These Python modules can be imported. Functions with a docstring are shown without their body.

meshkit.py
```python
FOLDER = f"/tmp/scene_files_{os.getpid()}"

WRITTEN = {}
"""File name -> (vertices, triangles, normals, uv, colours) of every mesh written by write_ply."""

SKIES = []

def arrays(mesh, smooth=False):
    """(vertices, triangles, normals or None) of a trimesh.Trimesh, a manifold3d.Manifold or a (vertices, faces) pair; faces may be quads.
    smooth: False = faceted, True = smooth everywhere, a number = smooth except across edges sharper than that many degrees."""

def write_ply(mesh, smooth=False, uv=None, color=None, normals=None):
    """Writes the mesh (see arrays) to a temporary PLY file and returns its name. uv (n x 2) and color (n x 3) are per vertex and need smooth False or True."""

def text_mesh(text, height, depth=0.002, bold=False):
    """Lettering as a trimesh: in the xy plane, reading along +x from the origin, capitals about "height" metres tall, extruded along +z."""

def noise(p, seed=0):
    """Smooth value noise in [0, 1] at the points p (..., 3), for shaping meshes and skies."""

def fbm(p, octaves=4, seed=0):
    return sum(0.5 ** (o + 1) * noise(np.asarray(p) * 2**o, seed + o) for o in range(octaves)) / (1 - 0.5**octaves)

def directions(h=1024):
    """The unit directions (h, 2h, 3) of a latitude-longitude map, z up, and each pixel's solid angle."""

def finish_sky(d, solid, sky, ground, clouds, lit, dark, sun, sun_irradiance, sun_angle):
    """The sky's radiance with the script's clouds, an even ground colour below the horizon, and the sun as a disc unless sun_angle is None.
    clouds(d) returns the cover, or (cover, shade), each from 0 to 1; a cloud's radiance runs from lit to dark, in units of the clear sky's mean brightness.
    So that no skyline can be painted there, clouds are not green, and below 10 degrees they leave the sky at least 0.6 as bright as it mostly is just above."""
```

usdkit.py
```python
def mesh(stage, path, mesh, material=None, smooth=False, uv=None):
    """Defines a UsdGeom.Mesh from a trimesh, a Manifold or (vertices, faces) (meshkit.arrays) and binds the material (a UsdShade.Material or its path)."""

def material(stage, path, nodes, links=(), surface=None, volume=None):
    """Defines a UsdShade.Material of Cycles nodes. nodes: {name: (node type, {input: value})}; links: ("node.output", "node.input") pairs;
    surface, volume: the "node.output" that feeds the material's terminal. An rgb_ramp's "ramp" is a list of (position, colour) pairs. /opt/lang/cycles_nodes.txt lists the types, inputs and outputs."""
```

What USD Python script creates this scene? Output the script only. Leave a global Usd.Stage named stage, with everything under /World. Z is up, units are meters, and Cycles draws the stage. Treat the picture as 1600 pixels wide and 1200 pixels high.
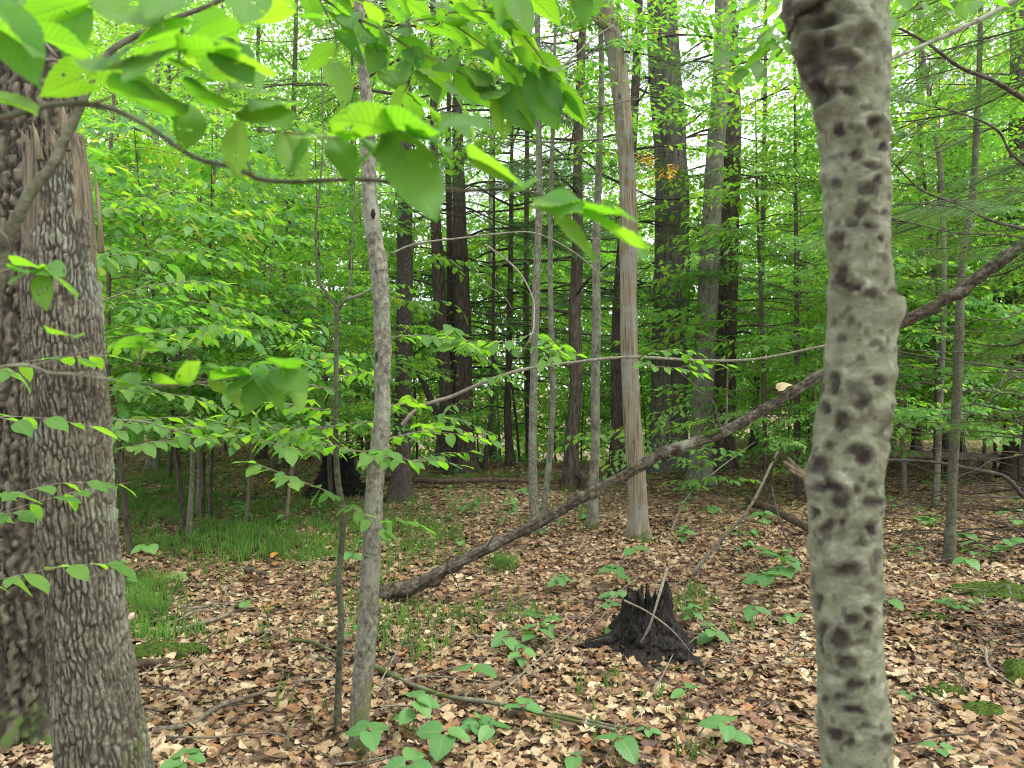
import math
import numpy as np
import meshkit, usdkit
from pxr import Usd, UsdGeom, UsdLux, UsdShade, Sdf, Gf, Vt

stage = Usd.Stage.CreateInMemory()
UsdGeom.SetStageUpAxis(stage, "Z")
UsdGeom.SetStageMetersPerUnit(stage, 1.0)
WORLD = UsdGeom.Xform.Define(stage, "/World")
stage.SetDefaultPrim(WORLD.GetPrim())
UsdGeom.Scope.Define(stage, "/World/Looks")

# ------------------------------------------------------------------ camera, sky, sun, exposure
F, ZC = 1186.0, 1.6                      # focal length in photo pixels (1600 wide), eye height
EXPOSURE = 1.96
cam = UsdGeom.Camera.Define(stage, "/World/camera")
cam.CreateHorizontalApertureAttr(36.0)
cam.CreateFocalLengthAttr(36.0 * F / 1600.0)
cam.CreateFStopAttr(5.6)
cam.CreateFocusDistanceAttr(5.5)
cam.CreateExposureAttr(EXPOSURE)
_m = Gf.Matrix4d(1)
_m.SetRotateOnly(Gf.Rotation(Gf.Vec3d(1, 0, 0), 90))
_m.SetTranslateOnly(Gf.Vec3d(0, 0, ZC))
cam.AddTransformOp().Set(_m)

SUN_EL, SUN_AZ = math.radians(56), math.radians(118)     # azimuth from +y towards +x
sky = UsdLux.DomeLight.Define(stage, "/World/sky")
sky_mat = usdkit.material(stage, "/World/Looks/overcast_sky", {
    "s": ("sky_texture", {"sky_type": "single_scattering", "sun_disc": False, "sun_elevation": SUN_EL, "sun_rotation": SUN_AZ, "aerosol_density": 2.0}),
    "tc": ("texture_coordinate", {}),
    "n": ("noise_texture", {"scale": 2.2, "detail": 5.0, "roughness": 0.55}),
    "r": ("rgb_ramp", {"ramp": [(0.0, (3.4, 3.5, 3.7)), (0.45, (4.6, 4.65, 4.7)), (0.7, (6.2, 6.2, 6.1))]}),
    "mx": ("mix", {"fac": 0.85}),
    "b": ("background_shader", {"strength": 0.13})},
    [("tc.generated", "n.vector"), ("n.fac", "r.fac"), ("s.color", "mx.color1"), ("r.color", "mx.color2"), ("mx.color", "b.color")], surface="b.background")
UsdShade.MaterialBindingAPI.Apply(sky.GetPrim()).Bind(sky_mat)
sky.GetPrim().SetCustomDataByKey("kind", "structure")
sun = UsdLux.DistantLight.Define(stage, "/World/sun")
sun.CreateNormalizeAttr(True)
sun.CreateIntensityAttr(0.4)
sun.CreateAngleAttr(22.0)
sun.CreateColorAttr(Gf.Vec3f(1.0, 0.95, 0.86))
sun.AddRotateZOp().Set(-math.degrees(SUN_AZ))
sun.AddRotateXOp().Set(-(90 - math.degrees(SUN_EL)))

# ------------------------------------------------------------------ small helpers
UP = np.array([0, 0, 1.0])
used = {}


def P(px, py, d):
    """A photo pixel at the distance d along the view axis, as a point of the scene."""
    return np.array([(px - 800.0) / F * d, d, ZC - (py - 600.0) / F * d])


def unit(v):
    v = np.asarray(v, float)
    return v / (np.linalg.norm(v, axis=-1, keepdims=True) + 1e-12)


def sstep(a, b, x):
    t = np.clip((np.asarray(x, float) - a) / (b - a), 0, 1)
    return t * t * (3 - 2 * t)


def ground_z(x, y):
    x, y = np.asarray(x, float), np.asarray(y, float)
    p = np.stack([x, y, np.zeros_like(x)], -1)
    bumps = 0.16 * (meshkit.fbm(p * 0.45 + 7.3, 3, 5) - 0.5) + 0.05 * (meshkit.fbm(p * 2.1, 2, 9) - 0.5)
    crest = 14.0 + 6.0 * np.maximum(sstep(2.8, 6.0, x), sstep(-2.5, -5.0, x))
    drop = -0.13 * np.maximum(y - crest, 0) * sstep(0, 3, y - crest)
    drop = np.maximum(drop, -3.0)
    rise = 0.10 * sstep(9, 13.5, y) * (1 - sstep(0, 3, y - crest))
    return bumps * np.clip(1.2 - y / 200, 0.1, 1) + drop + rise


def gz(x, y):
    return float(ground_z(np.array([x]), np.array([y]))[0])


def on_ground(px, py):
    """The point of the ground seen at a photo pixel."""
    d = ZC * F / max(py - 600.0, 80.0)
    for _ in range(25):
        z = gz((px - 800) / F * d, d)
        d = 0.5 * d + 0.5 * (ZC - z) * F / (py - 600.0)
    p = P(px, py, d)
    p[2] = gz(p[0], p[1])
    return p


def fresh(path):
    n = used.get(path, 0)
    used[path] = n + 1
    return path if n == 0 else f"{path}_{n:03d}"


GROUPS = {"hobblebush_seedling": "seedlings in the leaf litter", "leafy_sapling": "leafy saplings between the trunks", "stick": "sticks lying about the ground", "fallen_branch": "fallen branches on the ground",
          "fallen_log": "fallen logs", "moss_cushion": "moss cushions", "black_stump": "black stumps", "near_beech_twig": "beech twigs close to the eye", "overhead_beech": "beech branches hanging in at the top",
          "hemlock_tree": "dark conifers of the stand", "maple_tree": "maples of the stand", "far_maple": "maples far behind", "beech_branch": "leafy beech branches", "fern": "ferns", "dead_sapling": "thin dead stems", "beech_sapling": "slim beech saplings"}


def tag(prim, label=None, category=None, group=None, kind=None):
    if label and category and not group:
        group = GROUPS.get(prim.GetName().rstrip("0123456789").rstrip("_"))
    for k, v in (("label", label), ("category", category), ("group", group), ("kind", kind)):
        if v:
            prim.SetCustomDataByKey(k, v)
    return prim


class Thing:
    """An Xform at the thing's base whose children are its parts."""

    def __init__(self, name, label, category, origin=(0, 0, 0), group=None, kind=None):
        self.path = fresh("/World/" + name)
        self.o = np.asarray(origin, float)
        x = UsdGeom.Xform.Define(stage, self.path)
        x.AddTranslateOp().Set(Gf.Vec3d(*map(float, self.o)))
        self.prim = tag(x.GetPrim(), label, category, group, kind)

    def part(self, name, v, f, mat, smooth=True, attrs=None, label=None, kind=None, under=None):
        path = fresh((under or self.path) + "/" + name)
        p = put(path, np.asarray(v) - self.o, f, mat, smooth, attrs)
        tag(p, label, None, None, kind)
        return path


def put(path, v, f, mat, smooth=True, attrs=None):
    """One Mesh prim. f: (n,3) or (n,4), or a list of such arrays."""
    fs = f if isinstance(f, list) else [f]
    counts = np.concatenate([np.full(len(x), x.shape[1], np.int32) for x in fs])
    idx = np.concatenate([np.asarray(x, np.int32).ravel() for x in fs])
    m = UsdGeom.Mesh.Define(stage, path)
    m.CreatePointsAttr(Vt.Vec3fArray.FromNumpy(np.ascontiguousarray(v, np.float32)))
    m.CreateFaceVertexCountsAttr(Vt.IntArray.FromNumpy(counts))
    m.CreateFaceVertexIndicesAttr(Vt.IntArray.FromNumpy(idx))
    m.CreateSubdivisionSchemeAttr("none")
    if smooth:
        n = np.zeros((len(v), 3))
        for x in fs:
            a = v[x[:, 0]]
            fn = np.cross(v[x[:, 1]] - a, v[x[:, 2]] - a)
            if x.shape[1] == 4:
                fn = fn + np.cross(v[x[:, 2]] - a, v[x[:, 3]] - a)
            for k in range(x.shape[1]):
                np.add.at(n, x[:, k], fn)
        m.CreateNormalsAttr(Vt.Vec3fArray.FromNumpy(unit(n).astype(np.float32)))
        m.SetNormalsInterpolation("vertex")
    for k, a in (attrs or {}).items():
        UsdGeom.PrimvarsAPI(m).CreatePrimvar(k, Sdf.ValueTypeNames.FloatArray, "vertex").Set(Vt.FloatArray.FromNumpy(np.ascontiguousarray(a, np.float32)))
    UsdShade.MaterialBindingAPI.Apply(m.GetPrim()).Bind(mat)
    return m.GetPrim()


def join(items):
    """items: (v, f) pairs -> one (v, [tri faces, quad faces])."""
    vs, tri, quad, n = [], [], [], 0
    for v, f in items:
        for x in (f if isinstance(f, list) else [f]):
            (tri if x.shape[1] == 3 else quad).append(np.asarray(x) + n)
        vs.append(v)
        n += len(v)
    return np.vstack(vs), [np.vstack(x) for x in (tri, quad) if x]


def resample(pts, rad, step):
    """Catmull-Rom through the points, at about the given spacing."""
    pts, rad = np.asarray(pts, float), np.asarray(rad, float)
    a = np.vstack([2 * pts[0] - pts[1], pts, 2 * pts[-1] - pts[-2]])
    out, ro = [], []
    for i in range(len(pts) - 1):
        p0, p1, p2, p3 = a[i:i + 4]
        n = max(1, int(math.ceil(np.linalg.norm(p2 - p1) / step)))
        for t in np.arange(n) / n:
            out.append(0.5 * (2 * p1 + (p2 - p0) * t + (2 * p0 - 5 * p1 + 4 * p2 - p3) * t * t + (3 * p1 - p0 - 3 * p2 + p3) * t ** 3))
            ro.append(rad[i] + (rad[i + 1] - rad[i]) * t)
    out.append(pts[-1])
    ro.append(rad[-1])
    return np.array(out), np.array(ro)


def frames(p):
    t = unit(np.gradient(p, axis=0))
    a0 = np.cross(t[0], [0, 1, 0] if abs(t[0][1]) < 0.8 else [1, 0, 0])
    A = [a0 / np.linalg.norm(a0)]
    for k in range(1, len(p)):
        a = A[-1] - t[k] * np.dot(A[-1], t[k])
        A.append(a / np.linalg.norm(a))
    A = np.array(A)
    return t, A, np.cross(t, A)


def tube(p, r, sides=6, bump=None):
    """A closed tapering tube. bump(theta, s, r, base points) gives the radius to add at each vertex."""
    p = np.asarray(p, float)
    t, A, B = frames(p)
    th = np.arange(sides) * 2 * np.pi / sides
    dirs = np.cos(th)[None, :, None] * A[:, None] + np.sin(th)[None, :, None] * B[:, None]
    R = np.broadcast_to(np.asarray(r, float)[:, None], (len(p), sides)).copy()
    if bump is not None:
        s = np.concatenate([[0], np.cumsum(np.linalg.norm(np.diff(p, axis=0), axis=1))])
        R = R + bump(th[None, :], s[:, None], R, p[:, None] + dirs * R[:, :, None])
    v = p[:, None] + dirs * R[:, :, None]
    i, j = np.meshgrid(np.arange(len(p) - 1), np.arange(sides), indexing="ij")
    q = np.stack([i * sides + j, i * sides + (j + 1) % sides, (i + 1) * sides + (j + 1) % sides, (i + 1) * sides + j], -1).reshape(-1, 4)
    V = v.reshape(-1, 3)
    n = len(V)
    V = np.vstack([V, p[0], p[-1]])
    k = np.arange(sides)
    caps = np.vstack([np.stack([np.full(sides, n), (k + 1) % sides, k], 1), np.stack([np.full(sides, n + 1), (len(p) - 1) * sides + k, (len(p) - 1) * sides + (k + 1) % sides], 1)])
    return V, [caps, q]


def stick(pts, r0, r1, sides=5, step=0.15, rough=0.12, seed=0):
    p, r = resample(pts, np.linspace(r0, r1, len(pts)), step)
    return tube(p, r, sides, lambda th, s, R, q: R * rough * 2 * (meshkit.noise(q * 22.0, seed) - 0.5))


# ------------------------------------------------------------------ materials
def ramp_of(*stops):
    return {"ramp": list(stops)}


def bark(name, dark, mid, light, scale=(26, 26, 6), lichen=None, lichen_at=0.58, moss=None, moss_z=0.3, bump=0.5, rough=0.9, bdist=0.02, furrow=None, torn=None):
    grey = lambda c: None if c is None else tuple(np.array(c) * np.array([0.90, 0.975, 0.93]) * (0.80 if "maple_bark" in name else 0.84))  # noqa: E731
    dark, mid, light, lichen, torn = (grey(c) for c in (dark, mid, light, lichen, torn))
    nodes = {
        "g": ("geometry", {}),
        "m": ("mapping", {"scale": scale}),
        "n": ("noise_texture", {"scale": 1.0, "detail": 6.0, "roughness": 0.62, "distortion": 0.3}),
        "r": ("rgb_ramp", ramp_of((0.30, dark), (0.5, mid), (0.72, light))),
        "n2": ("noise_texture", {"scale": 5.0, "detail": 4.0, "roughness": 0.65}),
        "b": ("bump", {"strength": bump, "distance": bdist}),
        "p": ("principled_bsdf", {"roughness": rough, "specular_ior_level": 0.25})}
    links = [("g.position", "m.vector"), ("m.vector", "n.vector"), ("n.fac", "r.fac"), ("n.fac", "b.height"), ("b.normal", "p.normal"), ("g.position", "n2.vector")]
    col = "r.color"
    if lichen is not None:
        nodes["lr"] = ("rgb_ramp", ramp_of((lichen_at - 0.05, (0, 0, 0)), (lichen_at + 0.07, (1, 1, 1))))
        nodes["lm"] = ("mix", {"color2": lichen})
        nodes["lf"] = ("math", {"math_type": "multiply", "value2": 0.75})
        links += [("n2.fac", "lr.fac"), ("lr.color", "lf.value1"), ("lf.value", "lm.fac"), (col, "lm.color1")]
        col = "lm.color"
    if moss is not None:
        nodes["sx"] = ("separate_xyz", {})
        nodes["mr"] = ("map_range", {"from_min": moss_z, "from_max": 0.0, "to_min": -0.30, "to_max": 0.16, "clamp": True})
        nodes["n3"] = ("noise_texture", {"scale": 9.0, "detail": 5.0, "roughness": 0.7})
        nodes["ma"] = ("math", {"math_type": "add"})
        nodes["mc"] = ("rgb_ramp", ramp_of((0.52, (0, 0, 0)), (0.66, (1, 1, 1))))
        nodes["mm"] = ("mix", {"color2": moss})
        links += [("g.position", "sx.vector"), ("sx.z", "mr.value"), ("g.position", "n3.vector"), ("n3.fac", "ma.value1"), ("mr.result", "ma.value2"),
                  ("ma.value", "mc.fac"), ("mc.color", "mm.fac"), (col, "mm.color1")]
        col = "mm.color"
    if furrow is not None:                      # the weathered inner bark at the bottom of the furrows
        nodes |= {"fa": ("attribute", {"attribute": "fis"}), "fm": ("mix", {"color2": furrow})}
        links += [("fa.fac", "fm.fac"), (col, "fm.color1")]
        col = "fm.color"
    if torn is not None:                        # bare wood where the bark has been ripped off
        nodes |= {"ta": ("attribute", {"attribute": "torn"}), "tmp": ("mapping", {"scale": (70, 70, 5)}), "tn": ("noise_texture", {"scale": 1.0, "detail": 5.0}),
                  "tr": ("rgb_ramp", ramp_of((0.3, tuple(0.35 * np.array(torn))), (0.5, torn), (0.7, tuple(1.5 * np.array(torn))))), "tm": ("mix", {})}
        links += [("g.position", "tmp.vector"), ("tmp.vector", "tn.vector"), ("tn.fac", "tr.fac"), ("ta.fac", "tm.fac"), (col, "tm.color1"), ("tr.color", "tm.color2")]
        col = "tm.color"
    links.append((col, "p.base_color"))
    return usdkit.material(stage, "/World/Looks/" + name, nodes, links, surface="p.BSDF")


def leaf_mat(name, stops, trans, sheen=0.35, rough=0.42, tmix=0.45, veins=True):
    """A thin leaf: reflects its own green, lets a yellower green through, and has a weak waxy sheen. Each leaf's own tone comes from the rnd primvar."""
    nodes = {
        "a": ("attribute", {"attribute": "rnd"}), "ls": ("attribute", {"attribute": "ls"}), "lt": ("attribute", {"attribute": "lt"}),
        "o": ("object_info", {}),
        "s": ("math", {"math_type": "add"}), "fr": ("math", {"math_type": "fraction"}),
        "r": ("rgb_ramp", {"ramp": stops}), "rt": ("rgb_ramp", {"ramp": trans}),
        "abs": ("math", {"math_type": "absolute"}),
        "mid": ("map_range", {"from_min": 0.10, "from_max": 0.0, "to_min": 0.0, "to_max": 1.0, "clamp": True}),
        "v1": ("math", {"math_type": "multiply_add", "value2": -0.34}), "v2": ("math", {"math_type": "multiply", "value2": 62.0}), "v3": ("math", {"math_type": "sine"}),
        "vr": ("map_range", {"from_min": 0.55, "from_max": 1.0, "to_min": 0.0, "to_max": 0.8, "clamp": True}),
        "vm": ("math", {"math_type": "maximum"}), "vf": ("math", {"math_type": "multiply", "value2": 0.6}),
        "cm": ("mix", {"color2": (0.20, 0.30, 0.10)}), "tm": ("mix", {"color2": (0.05, 0.13, 0.01)}),
        "bp": ("bump", {"strength": 0.25, "distance": 0.002, "invert": True}),
        "p": ("principled_bsdf", {"roughness": rough, "specular_ior_level": sheen}),
        "t": ("translucent_bsdf", {}), "mx": ("mix_closure", {"fac": tmix})}
    links = [("a.fac", "s.value1"), ("o.random", "s.value2"), ("s.value", "fr.value1"), ("fr.value", "r.fac"), ("fr.value", "rt.fac"),
             ("ls.fac", "abs.value1"), ("abs.value", "mid.value"), ("abs.value", "v1.value1"), ("lt.fac", "v1.value3"), ("v1.value", "v2.value1"), ("v2.value", "v3.value1"),
             ("v3.value", "vr.value"), ("vr.result", "vm.value1"), ("mid.result", "vm.value2"), ("vm.value", "vf.value1"), ("vf.value", "cm.fac"), ("vf.value", "tm.fac"),
             ("r.color", "cm.color1"), ("rt.color", "tm.color1"), ("cm.color", "p.base_color"), ("tm.color", "t.color"),
             ("vm.value", "bp.height"), ("bp.normal", "p.normal"),
             ("p.BSDF", "mx.closure1"), ("t.BSDF", "mx.closure2")]
    if not veins:
        nodes = {k: nodes[k] for k in ("a", "o", "s", "fr", "r", "rt", "p", "t", "mx")}
        links = [("a.fac", "s.value1"), ("o.random", "s.value2"), ("s.value", "fr.value1"), ("fr.value", "r.fac"), ("fr.value", "rt.fac"), ("r.color", "p.base_color"), ("rt.color", "t.color"), ("p.BSDF", "mx.closure1"), ("t.BSDF", "mx.closure2")]
    return usdkit.material(stage, "/World/Looks/" + name, nodes, links, surface="mx.closure")


def plain(name, color, rough=0.85, var=0.35, scale=14.0, bump=0.3, spec=0.3):
    c = np.array(color)
    return usdkit.material(stage, "/World/Looks/" + name, {
        "g": ("geometry", {}), "n": ("noise_texture", {"scale": scale, "detail": 5.0, "roughness": 0.65}),
        "r": ("rgb_ramp", ramp_of((0.3, tuple(c * (1 - var))), (0.7, tuple(np.minimum(c * (1 + var), 0.9))))),
        "b": ("bump", {"strength": bump, "distance": 0.02}), "p": ("principled_bsdf", {"roughness": rough, "specular_ior_level": spec})},
        [("g.position", "n.vector"), ("n.fac", "r.fac"), ("r.color", "p.base_color"), ("n.fac", "b.height"), ("b.normal", "p.normal")], surface="p.BSDF")


MOSS = (0.052, 0.068, 0.016)
M = {
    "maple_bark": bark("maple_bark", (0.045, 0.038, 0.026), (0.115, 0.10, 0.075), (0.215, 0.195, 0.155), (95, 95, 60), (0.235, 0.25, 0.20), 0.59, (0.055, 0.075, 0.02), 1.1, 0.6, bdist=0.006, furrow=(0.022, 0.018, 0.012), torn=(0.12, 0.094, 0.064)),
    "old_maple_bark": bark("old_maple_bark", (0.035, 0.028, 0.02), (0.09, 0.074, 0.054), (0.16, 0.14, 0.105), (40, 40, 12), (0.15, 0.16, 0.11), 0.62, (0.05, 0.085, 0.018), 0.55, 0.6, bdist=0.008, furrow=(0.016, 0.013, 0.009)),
    "hemlock_bark": bark("hemlock_bark", (0.022, 0.017, 0.014), (0.075, 0.055, 0.045), (0.15, 0.12, 0.1), (30, 30, 7), None, 0.6, MOSS, 0.35, 0.9, bdist=0.03),
    "spruce_bark": bark("spruce_bark", (0.02, 0.015, 0.013), (0.07, 0.054, 0.048), (0.125, 0.10, 0.09), (42, 42, 24), None, 0.6, MOSS, 0.3, 0.9, bdist=0.02),
    "pine_bark": bark("pine_bark", (0.035, 0.03, 0.026), (0.125, 0.11, 0.096), (0.225, 0.20, 0.175), (30, 30, 4), None, 0.6, None, 0.3, 1.0, bdist=0.04),
    "grey_bark": bark("grey_bark", (0.05, 0.044, 0.034), (0.14, 0.125, 0.098), (0.23, 0.21, 0.17), (24, 24, 12), (0.20, 0.215, 0.155), 0.56, MOSS, 0.3, 0.45),
    "sapling_bark": bark("sapling_bark", (0.035, 0.03, 0.022), (0.135, 0.122, 0.095), (0.25, 0.235, 0.195), (55, 55, 38), (0.21, 0.215, 0.165), 0.58, (0.075, 0.085, 0.03), 0.8, 0.7, bdist=0.006),
    "olive_bark": bark("olive_bark", (0.03, 0.028, 0.017), (0.072, 0.068, 0.044), (0.125, 0.12, 0.085), (40, 40, 40), (0.11, 0.12, 0.075), 0.58, None, 0.3, 0.5),
    "twig_bark": bark("twig_bark", (0.07, 0.055, 0.04), (0.15, 0.12, 0.09), (0.26, 0.22, 0.17), (40, 40, 40), None, 0.6, None, 0.3, 0.4),
    "pale_twig": bark("pale_twig", (0.09, 0.075, 0.055), (0.18, 0.155, 0.12), (0.27, 0.24, 0.19), (40, 40, 40), None, 0.6, None, 0.3, 0.4),
    "dead_twig": bark("dead_twig", (0.02, 0.016, 0.013), (0.055, 0.043, 0.035), (0.11, 0.09, 0.075), (30, 30, 30), None, 0.6, None, 0.3, 0.5),
    "peeled_wood": bark("peeled_wood", (0.06, 0.044, 0.028), (0.185, 0.145, 0.095), (0.29, 0.25, 0.19), (55, 55, 2.2), (0.215, 0.20, 0.185), 0.535, MOSS, 0.16, 0.8, bdist=0.015),
    "torn_wood": bark("torn_wood", (0.055, 0.038, 0.024), (0.15, 0.115, 0.075), (0.25, 0.20, 0.145), (60, 60, 5), None, 0.6, None, 0.3, 0.8, bdist=0.01),
    "dead_log": bark("dead_log", (0.016, 0.012, 0.008), (0.062, 0.048, 0.033), (0.17, 0.138, 0.098), (30, 30, 30), (0.20, 0.185, 0.15), 0.60, None, 0.3, 0.9),
    "black_wood": bark("black_wood", (0.0015, 0.0013, 0.0012), (0.006, 0.005, 0.0042), (0.055, 0.038, 0.025), (55, 55, 9), None, 0.6, None, 0.3, 0.9, rough=0.75),
    "rotten_log": bark("rotten_log", (0.02, 0.014, 0.01), (0.075, 0.05, 0.035), (0.16, 0.12, 0.085), (20, 20, 20), None, 0.6, None, 0.3, 0.9),
    "moss": plain("moss", (0.042, 0.072, 0.012), 1.0, 0.75, 45, 1.0, 0.1),
    "clubmoss": plain("clubmoss", (0.085, 0.185, 0.028), 0.8, 0.45, 3.0, 0.0, 0.25),
    "beech_leaf": leaf_mat("beech_leaf", [(0, (0.045, 0.13, 0.028)), (0.5, (0.055, 0.15, 0.034)), (0.85, (0.07, 0.17, 0.036)), (1, (0.09, 0.19, 0.035))],
                           [(0, (0.16, 0.44, 0.012)), (0.6, (0.22, 0.54, 0.015)), (1, (0.33, 0.64, 0.02))], 0.22, 0.5, 0.55),
    "wood_leaf": leaf_mat("wood_leaf", [(0, (0.048, 0.14, 0.036)), (0.4, (0.066, 0.172, 0.046)), (0.8, (0.088, 0.19, 0.044)), (0.985, (0.11, 0.19, 0.03)), (1, (0.26, 0.22, 0.03))],
                          [(0, (0.16, 0.45, 0.03)), (0.5, (0.25, 0.58, 0.036)), (0.9, (0.40, 0.70, 0.04)), (1, (0.5, 0.56, 0.03))], 0.33, 0.48, 0.5, False),
    "seedling_leaf": leaf_mat("seedling_leaf", [(0, (0.055, 0.16, 0.045)), (0.6, (0.075, 0.20, 0.06)), (1, (0.10, 0.23, 0.065))],
                              [(0, (0.12, 0.32, 0.02)), (1, (0.18, 0.40, 0.03))], 0.33, 0.48, 0.35),
    "hemlock_needle": leaf_mat("hemlock_needle", [(0, (0.032, 0.085, 0.030)), (0.6, (0.052, 0.12, 0.042)), (1, (0.08, 0.16, 0.05))],
                               [(0, (0.08, 0.20, 0.02)), (1, (0.16, 0.32, 0.03))], 0.25, 0.55, 0.4, False),
    "yellow_needle": plain("yellow_needle", (0.50, 0.30, 0.04), 0.8, 0.3, 20, 0.0),
}
M["litter"] = usdkit.material(stage, "/World/Looks/litter", {
    "a": ("attribute", {"attribute": "rnd"}), "o": ("object_info", {}), "g": ("geometry", {}),
    "s": ("math", {"math_type": "add"}), "fr": ("math", {"math_type": "fraction"}),
    "w": ("noise_texture", {"scale": 0.75, "detail": 5.0, "roughness": 0.62}), "wr": ("map_range", {"from_min": 0.36, "from_max": 0.62, "to_min": -0.36, "to_max": 0.20, "clamp": True}),
    "wa": ("math", {"math_type": "add", "use_clamp": True}),
    "r": ("rgb_ramp", ramp_of((0.0, (0.058, 0.034, 0.022)), (0.12, (0.105, 0.060, 0.036)), (0.26, (0.165, 0.092, 0.052)), (0.36, (0.23, 0.112, 0.042)), (0.48, (0.225, 0.148, 0.076)), (0.68, (0.28, 0.200, 0.108)), (0.88, (0.34, 0.258, 0.150)), (1.0, (0.42, 0.34, 0.212)))),
    "n": ("noise_texture", {"scale": 75.0, "detail": 4.0, "roughness": 0.6}), "nr": ("map_range", {"from_min": 0.3, "from_max": 0.7, "to_min": 0.60, "to_max": 1.08}),
    "cm": ("mix", {"mix_type": "multiply", "fac": 1.0}), "b": ("bump", {"strength": 0.3, "distance": 0.004}),
    "p": ("principled_bsdf", {"roughness": 0.62, "specular_ior_level": 0.3})},
    [("a.fac", "s.value1"), ("o.random", "s.value2"), ("s.value", "fr.value1"), ("g.position", "w.vector"), ("w.fac", "wr.value"), ("fr.value", "wa.value1"), ("wr.result", "wa.value2"), ("wa.value", "r.fac"),
     ("g.position", "n.vector"), ("n.fac", "nr.value"), ("r.color", "cm.color1"), ("nr.result", "cm.color2"), ("n.fac", "b.height"), ("b.normal", "p.normal"),
     ("cm.color", "p.base_color")], surface="p.BSDF")
M["forest_floor"] = usdkit.material(stage, "/World/Looks/forest_floor", {
    "g": ("geometry", {}), "mp": ("mapping", {"scale": (1, 1, 0.15)}),
    "v": ("voronoi_texture", {"scale": 17.0, "randomness": 1.0}), "sc": ("separate_color", {}),
    "r": ("rgb_ramp", ramp_of((0.0, (0.05, 0.031, 0.02)), (0.35, (0.12, 0.076, 0.047)), (0.6, (0.19, 0.125, 0.078)), (0.85, (0.27, 0.19, 0.12)), (1.0, (0.33, 0.25, 0.17)))),
    "n": ("noise_texture", {"scale": 40.0, "detail": 5.0}), "b": ("bump", {"strength": 0.8, "distance": 0.03}),
    "p": ("principled_bsdf", {"roughness": 0.85, "specular_ior_level": 0.2})},
    [("g.position", "mp.vector"), ("mp.vector", "v.vector"), ("v.color", "sc.color"), ("sc.r", "r.fac"), ("r.color", "p.base_color"), ("mp.vector", "n.vector"), ("v.distance", "b.height"), ("b.normal", "p.normal")], surface="p.BSDF")
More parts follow.
